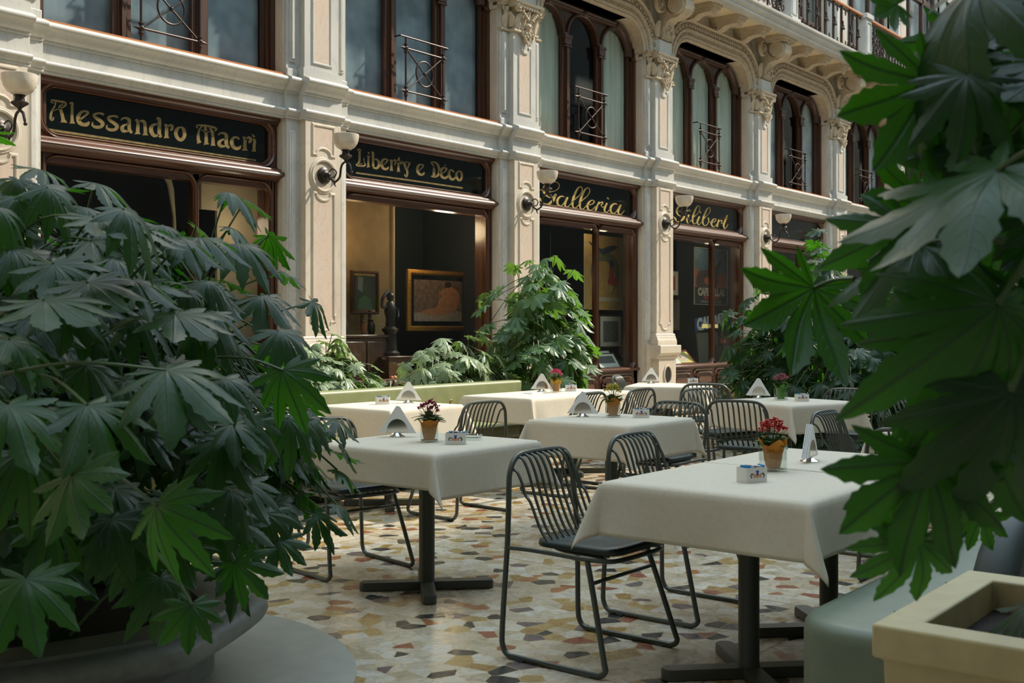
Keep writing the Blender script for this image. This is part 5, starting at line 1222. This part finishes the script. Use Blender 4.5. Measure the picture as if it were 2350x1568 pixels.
for i,(fl,pp,px,py,a,l,sc) in enumerate((('magenta','orangepaper',985,1014,-45,'magenta flowers in a square glass pot on the left front table',1.0),('pinkf','yellowpaper',1276,901,-40,'pink flowers in yellow paper on the long sunlit table',1.0),
  ('yellowf','orangepaper',1407,957,-48,'yellow flowers in orange paper on the middle table',1.0),('rose','greenpaper',1792,918,-45,'pale rose flowers in green wrap on the table before the dark shrub',1.0),('red','orangepaper',1774,1081,-40,'red flowers in orange paper on the near right-hand table',1.0))):
    o=make_pot(fl,pp,40+i); put(o,px,py,a,l,GP,sc=sc)
ash=MB().lathe([(0,0),(.040,0),(.048,.006),(.050,.026),(.046,.030),(.042,.028),(.040,.012),(0,.009)],n=28)
x,y=floorpt(1086,1010,TZ); tag(obj('ashtray',ash,M['clear'],loc=(x,y,TZ)),'round clear glass ashtray on the left front table','ashtray')
x,y=floorpt(1228,903,TZ); nb=obj('folded_napkin',MB().box(-.09,.07,-.05,.05,0,.006).box(-.08,.05,-.045,.04,.006,.010),M['napkin'],loc=(x-.02,y,TZ),smooth=False); tag(nb,'folded white cloth lying on the long sunlit table','napkin')

# green banquette along the shops
bn=empty('banquette',(0,0,0),'long olive leatherette bench with buttoned back, behind the sunlit tables','bench')
BX0,BX1=1.2,8.72
def cushion(mb,y0,y1,z0,z1,r,x0,x1):
    P=rrect(y0,y1,z0,z1,r,4); return mb.prism(P,x0,x1,'x')
for i,(a,b) in enumerate(((1.2,3.2),(3.21,5.70),(5.71,8.70))):
    obj('seat',cushion(MB(),6.30,6.86,.33,.455,.035,a,b),M['olive'],bn,bevel=.01)
    obj('backrest',cushion(MB(),6.80,6.95,.44,.815,.030,a,b+(.0)),M['olive'],bn,bevel=.012)
obj('skirt',cushion(MB(),6.32,6.90,.13,.34,.01,BX0,BX1-.03),M['olive'],bn)
obj('plinth',MB().box(BX0,BX1-.08,6.42,6.95,0,.13),M['black'],bn,smooth=False)  # set-back base, coloured black for the shade under the skirt
bt0=None
for i in range(13):
    x=1.6+.55*i
    m=MB().sphere((0,0,0),.017,10,6,1,.5,1)
    if bt0 is None: bt0=obj('button',m,M['brass'],bn,loc=(x,6.797,.66))
    else: o=bt0.copy(); C.objects.link(o); o.parent=bn; o.location=(x,6.797,.66)

# sage banquette at the right front
b2=empty('banquette',(0,0,0),'sage green rounded bench in the right foreground','bench')
P=rrect(3.16,7.5,.93,1.47,[.05,.20,.20,.05],8); v=[];f=[];n=len(P); cxm,cym=5.3,1.2
def inset(P,d):
    out=[]; n=len(P)
    for i in range(n):
        a,b,c=P[i-1],P[i],P[(i+1)%n]; t=Vector((c[0]-a[0],c[1]-a[1])); t.normalize(); out.append((b[0]-t.y*d*1.0,b[1]+t.x*d))
    return out
lev=[(.03,.0),(.0,.02),(.0,.40),(.004,.425),(.018,.443),(.045,.45)]
for d_,z in lev: v+=[(x,y,z) for x,y in inset(P,d_)]
for j in range(len(lev)-1):
    for i in range(n): f.append((j*n+i,j*n+(i+1)%n,(j+1)*n+(i+1)%n,(j+1)*n+i))
f+=[tuple(range(n))[::-1],tuple(range(5*n,6*n))]
obj('seat',MB().add(v,f),M['sage'],b2,ang=50)
pb=[(.92,.42),(.92,.70)]+[(.86+.06*cos(a),.76+.06*sin(a)) for a in [pi*i/10 for i in range(11)]]+[(.80,.42)]
m=MB(); sec=[]; v=[];f=[]
hgt=lambda x: min(1,max(0,(x-3.08)/.34))
xs=[3.08+.34*(1-cos(pi/2*i/10)) for i in range(11)]+[7.5]
for x in xs:
    q=sqrt(max(0,1-(1-hgt(x))**2)); 
    for y,z in pb: v.append((x,y,.42+(z-.42)*max(q,.02)*1.0))
k=len(pb)
for i in range(len(xs)-1):
    for j in range(k): f.append((i*k+j,i*k+(j+1)%k,(i+1)*k+(j+1)%k,(i+1)*k+j))
f+=[tuple(range(k))[::-1],tuple(range((len(xs)-1)*k,len(xs)*k))]
obj('backrest',MB().add(v,f),M['darkgreen'],b2,ang=50,label='dark green rounded backrest')
for x in (3.45,3.95,4.45,4.95): obj('button',MB().lathe([(0,.448),(.014,.449),(.012,.455),(0,.457)],(x,1.22,0),10),M['sage'],b2)

# planter boxes
def planter_box(x0,x1,y0,y1,h,label,soil=True):
    root=empty('planter_box',((x0+x1)/2,(y0+y1)/2,0),label,'planter'); a=(x1-x0)/2; b=(y1-y0)/2
    v=[];f=[]
    prof=[(-.10,0),(-.10,.06),(-.07,.08),(-.07,h*.55),(-.065,h*.62),(-.045,h*.70),(-.040,h*.76),(-.02,h*.80),(-.018,h-.075),(.0,h-.07),(.0,h),(-.085,h),(-.085,h-.09)]
    for o_,z in prof: v+=[(-a-o_,-b-o_,z),(a+o_,-b-o_,z),(a+o_,b+o_,z),(-a-o_,b+o_,z)]
    m=len(prof)
    for j in range(m-1):
        for i in range(4): f.append((4*j+i,4*j+(i+1)%4,4*j+4+(i+1)%4,4*j+4+i))
    f+=[(0,1,2,3)[::-1]]
    obj('box',MB().add(v,f),M['creampaint'],root,bevel=.006)
    obj('soil',MB().box(-a+.07,a-.07,-b+.07,b-.07,h-.12,h-.075),M['soil'],root,smooth=False)
    return root
pbx=planter_box(2.34,3.02,.10,.885,.70,'cream painted planter box with dark soil in the lower right corner')
pb2=planter_box(12.0,12.75,5.75,6.4,.66,'cream planter box with a dark latch, behind the table before the dark shrub')
lt=MB().box(-.05,.05,-.02,0,0,.09).box(-.03,.03,-.04,-.02,.02,.05).tube([(0,-.03,.03),(-.03,-.05,-.02),(-.06,-.05,-.05)],.008,6)
o=obj('latch',lt,M['bronze'],pb2,loc=(-.10,-.325,.57),smooth=False)
rp=empty('barrier_rope',(12.0,6.0,0),'twisted beige barrier rope with brass end, hooked to the far planter box','rope')
pts=spline([(-.05,-.05,.62),(-.6,-.02,.47),(-1.2,.15,.40),(-1.9,.5,.43),(-2.6,.75,.55)],14)
for s in range(3):
    tw=[]; 
    for i,p in enumerate(pts): a=i*.9+s*2*pi/3; tw.append((p[0]+.004*cos(a),p[1]+.016*cos(a),p[2]+.016*sin(a)))
    obj('strand',MB().tube(tw,.015,6),M['rope'],rp)
obj('end_cap',MB().tube([(-.06,-.05,.617),(.06,-.055,.66)],.024,10),M['brass'],rp); 
sta=MB().lathe([(0,0),(.15,0),(.15,.02),(.03,.04),(.02,.08),(.02,.70),(.035,.72),(.03,.76),(0,.78)],n=18)
tag(obj('stanchion',sta,M['brass'],loc=(9.38,6.78,0)),'brass barrier post at the end of the rope, behind the farthest table','post')

# stone basin of the left bush
sb=empty('stone_basin',(2.15,4.0,0),'low grey stone basin holding the large left bush','planter')
def octo(r,n=5,rc=.35):
    P=[]; k=8
    for i in range(k):
        a0=pi/8+2*pi*i/k+.12; 
        for j in range(-n,n+1):
            a=a0+j*(pi/k*rc)/n; P.append((a,))
    out=[]
    for i in range(96):
        a=2*pi*i/96; q=((a-.12)%(pi/4))-pi/8; ro=cos(pi/8)/cos(q); out.append((r*(ro*.7+.3)*cos(a), r*(ro*.7+.3)*sin(a)))
    return out
prof=[(.66,0),(.66,.10),(.70,.13),(.72,.15),(.76,.17),(.82,.185),(.85,.205),(.865,.235),(.86,.262),(.835,.282),(.80,.288),(.79,.300),(.62,.302),(.60,.29),(.60,.20)]
v=[];f=[]
for r,z in prof: v+=[(x,y,z) for x,y in octo(r)]
for j in range(len(prof)-1):
    for i in range(96): f.append((j*96+i,j*96+(i+1)%96,(j+1)*96+(i+1)%96,(j+1)*96+i))
obj('rim',MB().add(v,f),M['stone'],sb,ang=40); obj('soil',MB().lathe([(.62,.24),(.3,.26),(0,.27)],n=24),M['soil'],sb)
dd=MB().lathe([(1.2,0),(1.2,.004),(1.19,.006),(0,.006)],(2.15,4.0,0),72); obj('trim_4',dd,M['disc'],kind='structure')
# low stone kerb of the shrub at the back
kb=obj('stone_kerb',MB().prism(rrect(11.6,13.3,3.9,5.65,.15,5),0,.14,'z'),M['stone'],bevel=.02); tag(kb,'low grey stone kerb around the dark shrub at the back','kerb')
kb=obj('soil_bed',MB().prism(rrect(11.68,13.22,3.98,5.57,.12,5),.141,.16,'z'),M['soil'],smooth=False); tag(kb,'dark soil inside the kerb under the back shrub','soil')

# ================================================================== plants
def leaf_template(seed, nl=9, droop=.30, fold=.22, spread=36):
    """palmate leaf of radius 1: origin at the petiole, tip lobe along +y, face along +z"""
    rr=random.Random(seed); half=(nl-1)//2; V=[];F=[];UV=[]
    lens=[{0:1,1:.97,2:.86,3:.68,4:.46}[abs(i)]*rr.uniform(.93,1.05) for i in range(-half,half+1)]
    angs=[radians(spread*i*(1-.02*abs(i)))+rr.uniform(-.04,.04) for i in range(-half,half+1)]
    def zof(r,edge,lobe_ph): return -droop*r*r*.9+ -fold*edge
    for q,(L,A) in enumerate(zip(lens,angs)):
        dr=droop*rr.uniform(.6,1.5); wob=rr.uniform(-.12,.12); tw=rr.uniform(-.25,.25)
        gl=(A-angs[q-1])/2 if q>0 else radians(16); gr=(angs[q+1]-A)/2 if q<len(angs)-1 else radians(16)
        rsl=.45*min(L,lens[q-1]) if q>0 else .22*L; rsr=.45*min(L,lens[q+1]) if q<len(lens)-1 else .22*L
        ST_=14; base=len(V)
        for j in range(ST_+1):
            r=L*j/ST_
            row=[]
            for sd,(g,rs) in ((-1,(gr,rsr)),(1,(gl,rsl))):
                w0=rs*math.tan(g)
                if r<=rs: w=r*math.tan(g)
                else:
                    t=(r-rs)/(L-rs); w=w0*(1+.34*sin(min(1,t/.95)*pi))*(1-t**4.2)*(1-.25*t)
                    w=w*(1+(.13 if j%2 else -.08)*(1 if t>.1 else 0)) if t<.99 else 0
                row.append(w)
            z0=-dr*r*r-.05*sin(r*6+q)*r
            for (lat,uu) in ((-row[0],-1),(-row[0]*.5,-.5),(0,0),(row[1]*.5,.5),(row[1],1)):
                # lateral axis: +lat = to the left (towards lower angle index)
                x0=lat; y0=r
                zz=z0-fold*abs(lat)*(1.0)*(.4+r)+tw*lat*r*1.2
                a=A+wob*r*r*.5
                V.append((-(x0*cos(a))+ y0*sin(a) , x0*sin(a)+y0*cos(a), zz)); UV.append((uu*abs(lat)/max(.16*L,1e-3)*(1 if abs(lat)>0 else 0), r))
        for j in range(ST_):
            for k in range(4):
                a=base+5*j+k; F.append((a,a+1,a+6,a+5))
    return np.array(V),np.array(F),np.array(UV)
LT=[leaf_template(s,9,d,f,sp) for s,d,f,sp in ((1,.22,.20,35),(2,.42,.30,37),(3,.62,.22,34),(4,.12,.12,36),(5,.34,.45,35),(6,.9,.25,36))]
LT7=[leaf_template(s,7,d,f,38) for s,d,f in ((11,.25,.2),(12,.45,.3),(13,.6,.2))]
class Foliage:
    def __init__(s): s.V=[];s.F=[];s.UV=[];s.n=0; s.pet=MB()
    def leaf(s,pos,tip,nor,R,tpl=None,stem=None,rs=random):
        """pos petiole joint, tip direction of the middle lobe, nor upper-side normal, R lobe length"""
        tp=tpl if tpl is not None else rs.choice(LT)
        y=Vector(tip).normalized(); z=Vector(nor); z=(z-y*z.dot(y)); 
        if z.length<1e-4: z=y.orthogonal()
        z.normalize(); x=y.cross(z)
        Mx=np.array([x[:],y[:],z[:]])*R
        s.V.append(tp[0]@Mx+np.array(pos[:])); s.F.append(tp[1]+s.n); s.UV.append(tp[2]); s.n+=len(tp[0])
        if stem is not None:
            a=Vector(stem); b=Vector(pos); mid=(a+b)/2+Vector((0,0,.06*(b-a).length))
            s.pet.tube(spline([a,mid,b],4),[.0055]*3+[.004]*6,5)
    def build(s,name,mt,parent,label=None):
        V=np.concatenate(s.V); F=np.concatenate(s.F); U=np.concatenate(s.UV)
        me=bpy.data.meshes.new(name); me.vertices.add(len(V)); me.vertices.foreach_set('co',V.astype(np.float32).ravel())
        me.loops.add(F.size); me.loops.foreach_set('vertex_index',F.astype(np.int32).ravel()); me.polygons.add(len(F)); me.polygons.foreach_set('loop_start',np.arange(0,F.size,4,dtype=np.int32)); me.polygons.foreach_set('loop_total',np.full(len(F),4,dtype=np.int32))
        uv=me.uv_layers.new(name='UVMap'); uv.data.foreach_set('uv',U[F.ravel()].astype(np.float32).ravel())
        me.polygons.foreach_set('use_smooth',np.ones(len(F),dtype=bool)); me.update(calc_edges=True); me.validate()
        me.materials.append(mt); o=bpy.data.objects.new(name,me); C.objects.link(o); o.parent=parent
        if label: o['label']=label
        return o
def bush(name,c,rx,ry,z0,z1,nleaf,R,mt,label,seed,nstem=7,stemr=.016,up=.55,shell=.55,low=.0,extra=None,keep=None,stemspread=.25,tpls=None,leafup=.0):
    """dome-shaped shrub: c = base centre (x, y), horizontal radii, height range"""
    rs=random.Random(seed); root=empty(name,(c[0],c[1],z0),label,'shrub'); F=Foliage(); st=MB(); stems=[]
    for i in range(nstem):
        a=2*pi*i/nstem+rs.uniform(-.4,.4); b=stemspread*rs.uniform(.3,1); t=rs.uniform(.45,.75)
        p0=Vector((b*.35*cos(a),b*.35*sin(a),0)); p2=Vector((rx*t*cos(a)*rs.uniform(.35,.8),ry*t*sin(a)*rs.uniform(.35,.8),(z1-z0)*rs.uniform(.55,.86))); p1=(p0+p2)/2+Vector((-.06*cos(a),-.06*sin(a),.10)); P=spline([p0,p1,p2],6)
        st.tube(P,[stemr*(1-.5*j/len(P)) for j in range(len(P))],7); stems.append(P)
    i=0; tries=0
    while i<nleaf and tries<nleaf*20:
        tries+=1
        th=rs.uniform(0,2*pi); el=math.asin(rs.uniform(low,1)); sh_=shell+(1-shell)*rs.random()**.6
        d=Vector((cos(el)*cos(th),cos(el)*sin(th),sin(el))); bump_=1+.10*sin(3*th+seed)+.08*sin(5*th+4*el)
        d=d/((abs(d.x)**2.8+abs(d.y)**2.8+abs(d.z)**2.8)**(1/2.8)*1.0); p=Vector((d.x*rx,d.y*ry,d.z*(z1-z0)))*sh_*bump_*.96
        if low<0: p.z=max(p.z,-.25)
        w=p+Vector((c[0],c[1],z0))
        if keep and not keep(w): continue
        out=Vector((p.x,p.y,0)); 
        if out.length<.02: out=Vector((cos(th),sin(th),0))
        out.normalize()
        d.z=min(d.z,1.0)
        n=Vector((out.x*(.08+.42*(1-d.z)),out.y*(.08+.42*(1-d.z)),up+.5*d.z+leafup))+Vector((rs.gauss(0,.25),rs.gauss(0,.25),rs.gauss(0,.15)))
        tip=out+Vector((rs.gauss(0,.35),rs.gauss(0,.35),-.35-.35*(1-d.z)+rs.gauss(0,.15)))
        S=min(stems,key=lambda q:(q[-1] if isinstance(q[-1],Vector) else Vector(q[-1])).xy.__sub__(p.xy).length if True else 0)
        q=Vector(S[int(len(S)*rs.uniform(.45,.99))]); 
        if (q-p).length>.75: q=p+(q-p).normalized()*.55
        F.leaf(p,tip,n,R*rs.uniform(.72,1.12),rs.choice(tpls or LT),stem=q if rs.random()<.85 else None,rs=rs); i+=1
    if extra:
        for (wp,tip,n,RR,tp,sm) in extra:
            p=Vector(wp)-Vector((c[0],c[1],z0)); F.leaf(p,tip,n,RR,tp,stem=(Vector(sm)-Vector((c[0],c[1],z0))) if sm is not None else None)
    F.build('foliage',mt,root); obj('stems',st,M['stem'],root); obj('leaf_stalks',F.pet,M['petiole'],root)
    return root
RT=Vector((ss,-cc,0)); FW=Vector((cc,ss,0)); UP=Vector((0,0,1))
def sl(px,py,d,deg,R,tilt=0.0,yaw=0.0,tp=0,stem=None,face=1):
    if px<1300: tilt=tilt*1.2+.45; yaw+=.35*sin(px*.7+py)
    """one individually placed leaf: joint at a point, tip heading deg as seen from the path, tilt tips it away, face=-1 shows its underside"""
    tip=RT*cos(radians(deg))+UP*sin(radians(deg))-FW*tilt; n=(UP-FW*.22+RT*yaw*.3) if face==2 else (-FW+UP*.15+RT*yaw)*face
    return (at(px,py,d),tip,n,R*(.68 if px>1300 else .86),LT[tp],stem)
# left foreground bush
cl=Vector((2.15,4.0,.30))
exl=[sl(250,500,3.3,-5,.20,.1,.0,0,at(120,640,3.6),2), sl(100,440,3.5,10,.18,.1,0,3,at(60,560,3.8),2), sl(455,545,3.7,-12,.21,.1,.2,4,at(330,650,3.9),2),
 sl(545,560,4.0,-20,.22,.1,.3,2,at(450,690,4.1),2), sl(600,680,4.1,-28,.22,.1,.3,1,at(470,760,4.2),2), sl(640,760,3.9,-38,.21,.1,.0,2,at(480,830,4.0),2),
 sl(100,690,2.7,-14,.24,.1,.1,3,at(-40,760,3.0),2), sl(300,650,3.1,-12,.22,.2,.0,0,at(150,760,3.4),2), sl(400,720,3.0,-22,.22,.2,.0,3,at(200,800,3.3),2), sl(380,850,2.6,-16,.24,.1,.0,1,at(-40,870,2.7),2),
 sl(650,850,3.4,-68,.20,.1,.3,2,at(500,820,3.5),1), sl(560,960,3.3,-50,.19,.2,.2,1,at(430,900,3.5),2), sl(660,960,3.6,-62,.19,.1,.2,2,at(500,900,3.8),2),
 sl(165,1090,2.4,-72,.19,.35,.0,0,at(-40,900,2.6),1), sl(360,1160,2.55,-50,.20,.4,.1,2,at(120,1020,2.7),1), sl(60,1330,2.3,-60,.18,.4,.1,1,None,1), sl(440,1390,2.6,-85,.12,.2,.0,1,at(360,1270,2.7),1),
 sl(540,1290,3.2,-40,.15,.2,.0,4,at(480,1200,3.4),1), sl(610,1180,3.6,-55,.17,.1,.1,2,at(500,1080,3.8),2), sl(560,1110,3.5,-35,.18,.3,.0,1,at(450,1050,3.7),2), sl(640,1240,3.6,-62,.15,.1,.2,0,at(520,1150,3.6),2),
 sl(200,930,2.5,-35,.21,.3,.0,4,at(60,860,2.8),2), sl(20,930,2.4,-40,.2,.3,.0,1,None,2)]
rs=random.Random(5)
for i in range(110):
    py=rs.uniform(430,1330); mx=170+(py-400)*2.6 if py<560 else (560 if py<620 else (640 if py>760 else 560+(py-620)*.65))
    px=rs.uniform(-60,mx-90); exl.append(sl(px,py,rs.uniform(2.7,3.7)+.0006*px,-12-rs.random()*30-max(0,py-850)*.06,rs.uniform(.15,.21),rs.uniform(-.4,.3),rs.uniform(-.8,.8),rs.randrange(6),at(px-rs.uniform(90,220),py+rs.uniform(20,130),3.6),2))
def keepl(w):
    d=(w-Vector((0,0,CAMH))); r_=w.xy-Vector((2.15,4.0))
    if w.z<.62 and (r_.x*.62-r_.y*.78)>.30: return False      # the basin's edge on the path side stays clear
    if w.z<.50 and r_.length>.75: return False
    return d.dot(FW)>1.9 and w.x<3.3 and not (w.z<.45 and (w.xy-Vector((2.15,4.0))).length<.5)
bush('fatsia_shrub',(2.15,4.0),1.10,1.10,.30,1.92,860,.155,M['leaf'],'huge dark green lobed-leaf shrub filling the left foreground in a stone basin',3,nstem=10,shell=.45,low=-.12,extra=exl,keep=keepl,up=.6)
# dark shrub at the back right
bush('fatsia_shrub',(12.15,5.05),1.35,1.25,.15,2.25,950,.185,M['leaf'],'dark green lobed-leaf shrub at the back right behind the tables',5,nstem=9,shell=.5,low=-.05,up=.7)
bush('fatsia_shrub',(14.9,4.3),1.1,1.1,.15,2.35,200,.21,M['leafmid'],'shrub farther back, its lighter top showing above the dark one',6,nstem=7,shell=.5,low=-.05,up=.7)
# pale shrubs behind the green bench
bush('fatsia_shrub',(9.50,7.22),.66,.55,.55,2.10,300,.185,M['leafmid'],'tall sunlit lobed-leaf shrub beside the end of the green bench',8,nstem=6,shell=.45,low=-.05,up=.6,stemspread=.15)
bush('fatsia_shrub',(8.30,7.30),.72,.34,.62,1.27,230,.155,M['leafpale'],'low pale variegated shrub behind the bench, under the gold-framed painting',9,nstem=6,shell=.4,low=-.05,up=.9,leafup=.4)
bush('fatsia_shrub',(6.52,7.32),.62,.34,.60,1.24,210,.150,M['leafpale'],'low pale variegated shrub behind the bench, between left bush and pilaster',10,nstem=6,shell=.4,low=-.05,up=.9,leafup=.4)
bush('fatsia_shrub',(7.22,7.08),.30,.20,.62,.90,16,.150,M['leafpale'],'few pale variegated leaves drooping over the bench back near the napkins',11,nstem=4,shell=.5,low=.1,up=.9)
bush('fatsia_shrub',(5.0,7.35),.75,.40,.60,1.3,110,.16,M['leafpale'],'pale variegated shrub behind the bench at far left, seen through the left bush',12,nstem=5,shell=.4,low=-.05,up=.9)
for i,(x,l) in enumerate(((9.5,'under the tall sunlit shrub'),(8.35,'under the low pale shrub below the gold-framed painting'),(7.35,'behind the middle of the bench'),(6.35,'behind the bench near the marble pilaster'),(5.0,'at far left behind the bench'))):
    t=empty('terracotta_trough',(x,7.33,0),'terracotta trough standing '+l,'planter',group='terracotta troughs behind the bench')
    w=.44
    P=rrect(-w,w,-.22,.22,.03,3); n=len(P); v=[];f=[]
    for q,z in ((.86,0),(.95,.50),(1.0,.505),(1.0,.60),(.92,.60),(.90,.52)): v+=[(a*q,b*q,z) for a,b in P]
    for j in range(5):
        for k_ in range(n): f.append((j*n+k_,j*n+(k_+1)%n,(j+1)*n+(k_+1)%n,(j+1)*n+k_))
    f.append(tuple(range(n))[::-1])
    obj('trough',MB().add(v,f),M['terracotta'],t,ang=40); obj('soil',MB().box(-w*.88,w*.88,-.19,.19,.50,.55),M['soil'],t,smooth=False)
# right foreground plant
sp=lambda px,py,d: at(px,py,d)
exr=[
 sl(2140,190,1.75,-122,.285,.10,.1,3,sp(2360,90,1.7),-1), sl(2240,-30,1.7,-140,.36,.1,.0,2,sp(2360,-60,1.8),2), sl(2060,10,2.0,175,.12,.1,0,1,None,-1), sl(2330,40,2.0,-80,.26,.2,.1,5,sp(2400,-60,1.9),1),
 sl(1868,662,2.2,-118,.29,.15,.15,4,sp(1960,640,2.1),-1), sl(2110,560,1.8,-155,.24,.25,.1,4,sp(2330,560,1.7),2), sl(2120,470,1.9,170,.19,.4,.0,3,sp(2330,440,1.8),1), sl(2080,520,1.8,-120,.2,.2,0,1,sp(2330,560,1.7),1),
 sl(2290,390,1.5,-150,.36,.1,.0,3,sp(2420,330,1.4),2), sl(2200,600,2.0,-120,.22,.1,.1,0,sp(2400,560,1.9),-1), sl(2050,600,2.3,-125,.16,.2,0,1,sp(2300,590,2.1),-1),
 sl(2190,900,1.9,175,.20,.2,.0,0,sp(2400,840,1.8),-1), sl(2180,960,1.9,-160,.16,.2,.0,1,sp(2400,900,1.8),-1), sl(2130,1060,1.6,-108,.25,.15,.0,0,sp(2160,900,1.6),1), sl(2110,1080,1.7,-150,.17,.15,.0,4,sp(2160,900,1.7),1), sl(2105,1240,1.7,-105,.17,.05,.1,2,sp(2160,1080,1.7),1),
 sl(2250,1000,1.7,-60,.22,.2,0,1,sp(2330,860,1.7),1), sl(2290,700,1.5,-105,.30,.3,.2,5,sp(2420,520,1.5),1), sl(2240,760,1.6,-115,.26,.2,.1,2,sp(2420,560,1.6),1), sl(2320,900,1.5,-95,.26,.2,.1,5,sp(2420,700,1.5),1),
 sl(2300,330,1.7,-100,.24,.2,.1,1,sp(2440,200,1.7),1), sl(2330,150,1.7,-95,.26,.3,.1,2,sp(2440,0,1.7),1), sl(2290,480,1.9,-130,.2,.3,0,4,sp(2440,400,1.9),1), sl(2230,300,2.1,-70,.2,.2,0,0,sp(2400,250,2.1),-1),
 sl(2330,1010,2.1,-100,.2,.1,0,0,sp(2440,900,2.1),-1), sl(2250,1180,2.2,-75,.12,.1,0,3,sp(2350,1100,2.2),1),
 sl(2330,520,2.2,-110,.22,.3,0,3,sp(2440,420,2.2),-1), sl(2190,1020,2.0,-90,.18,.2,.1,4,sp(2300,900,2.0),-1), sl(2060,690,2.5,-70,.14,.2,0,1,sp(2250,560,2.4),-1), sl(2250,200,2.5,-60,.24,.2,0,1,None,-1), sl(2345,760,1.9,-90,.28,.1,.1,2,None,1), sl(2200,430,2.4,-90,.2,.2,.2,0,None,-1)]
rs=random.Random(77)
for i in range(170):     # unseen leaves above and right of the view, added to shade the plant
    px=rs.uniform(2250,3600); py=rs.uniform(-1300,1000)
    if px<2420 and py>-60: continue
    if py<-60: px=rs.uniform(1950,3600)
    exr.append(sl(px,py,rs.uniform(1.5,2.9),rs.uniform(-160,-20),rs.uniform(.18,.26),rs.uniform(.5,1.4),rs.uniform(-.3,.3),rs.randrange(6),None,1))
for i in range(58):
    px=rs.uniform(2190,2520); py=rs.uniform(-120,1080); exr.append(sl(px,py,rs.uniform(1.6,2.7),rs.uniform(-150,-55),rs.uniform(.15,.24),rs.uniform(.1,.8),rs.uniform(-.3,.3),rs.randrange(6),sp(2500,py-100,2.2) if rs.random()<.4 else None,rs.choice((1,2,2,-1))))
bush('fatsia_shrub',(2.72,.48),.25,.22,.60,.9,4,.14,M['leaf'],'dark lobed-leaf plant hanging over the right foreground from the cream planter box',21,nstem=3,extra=exr,stemspread=.2,stemr=.02)
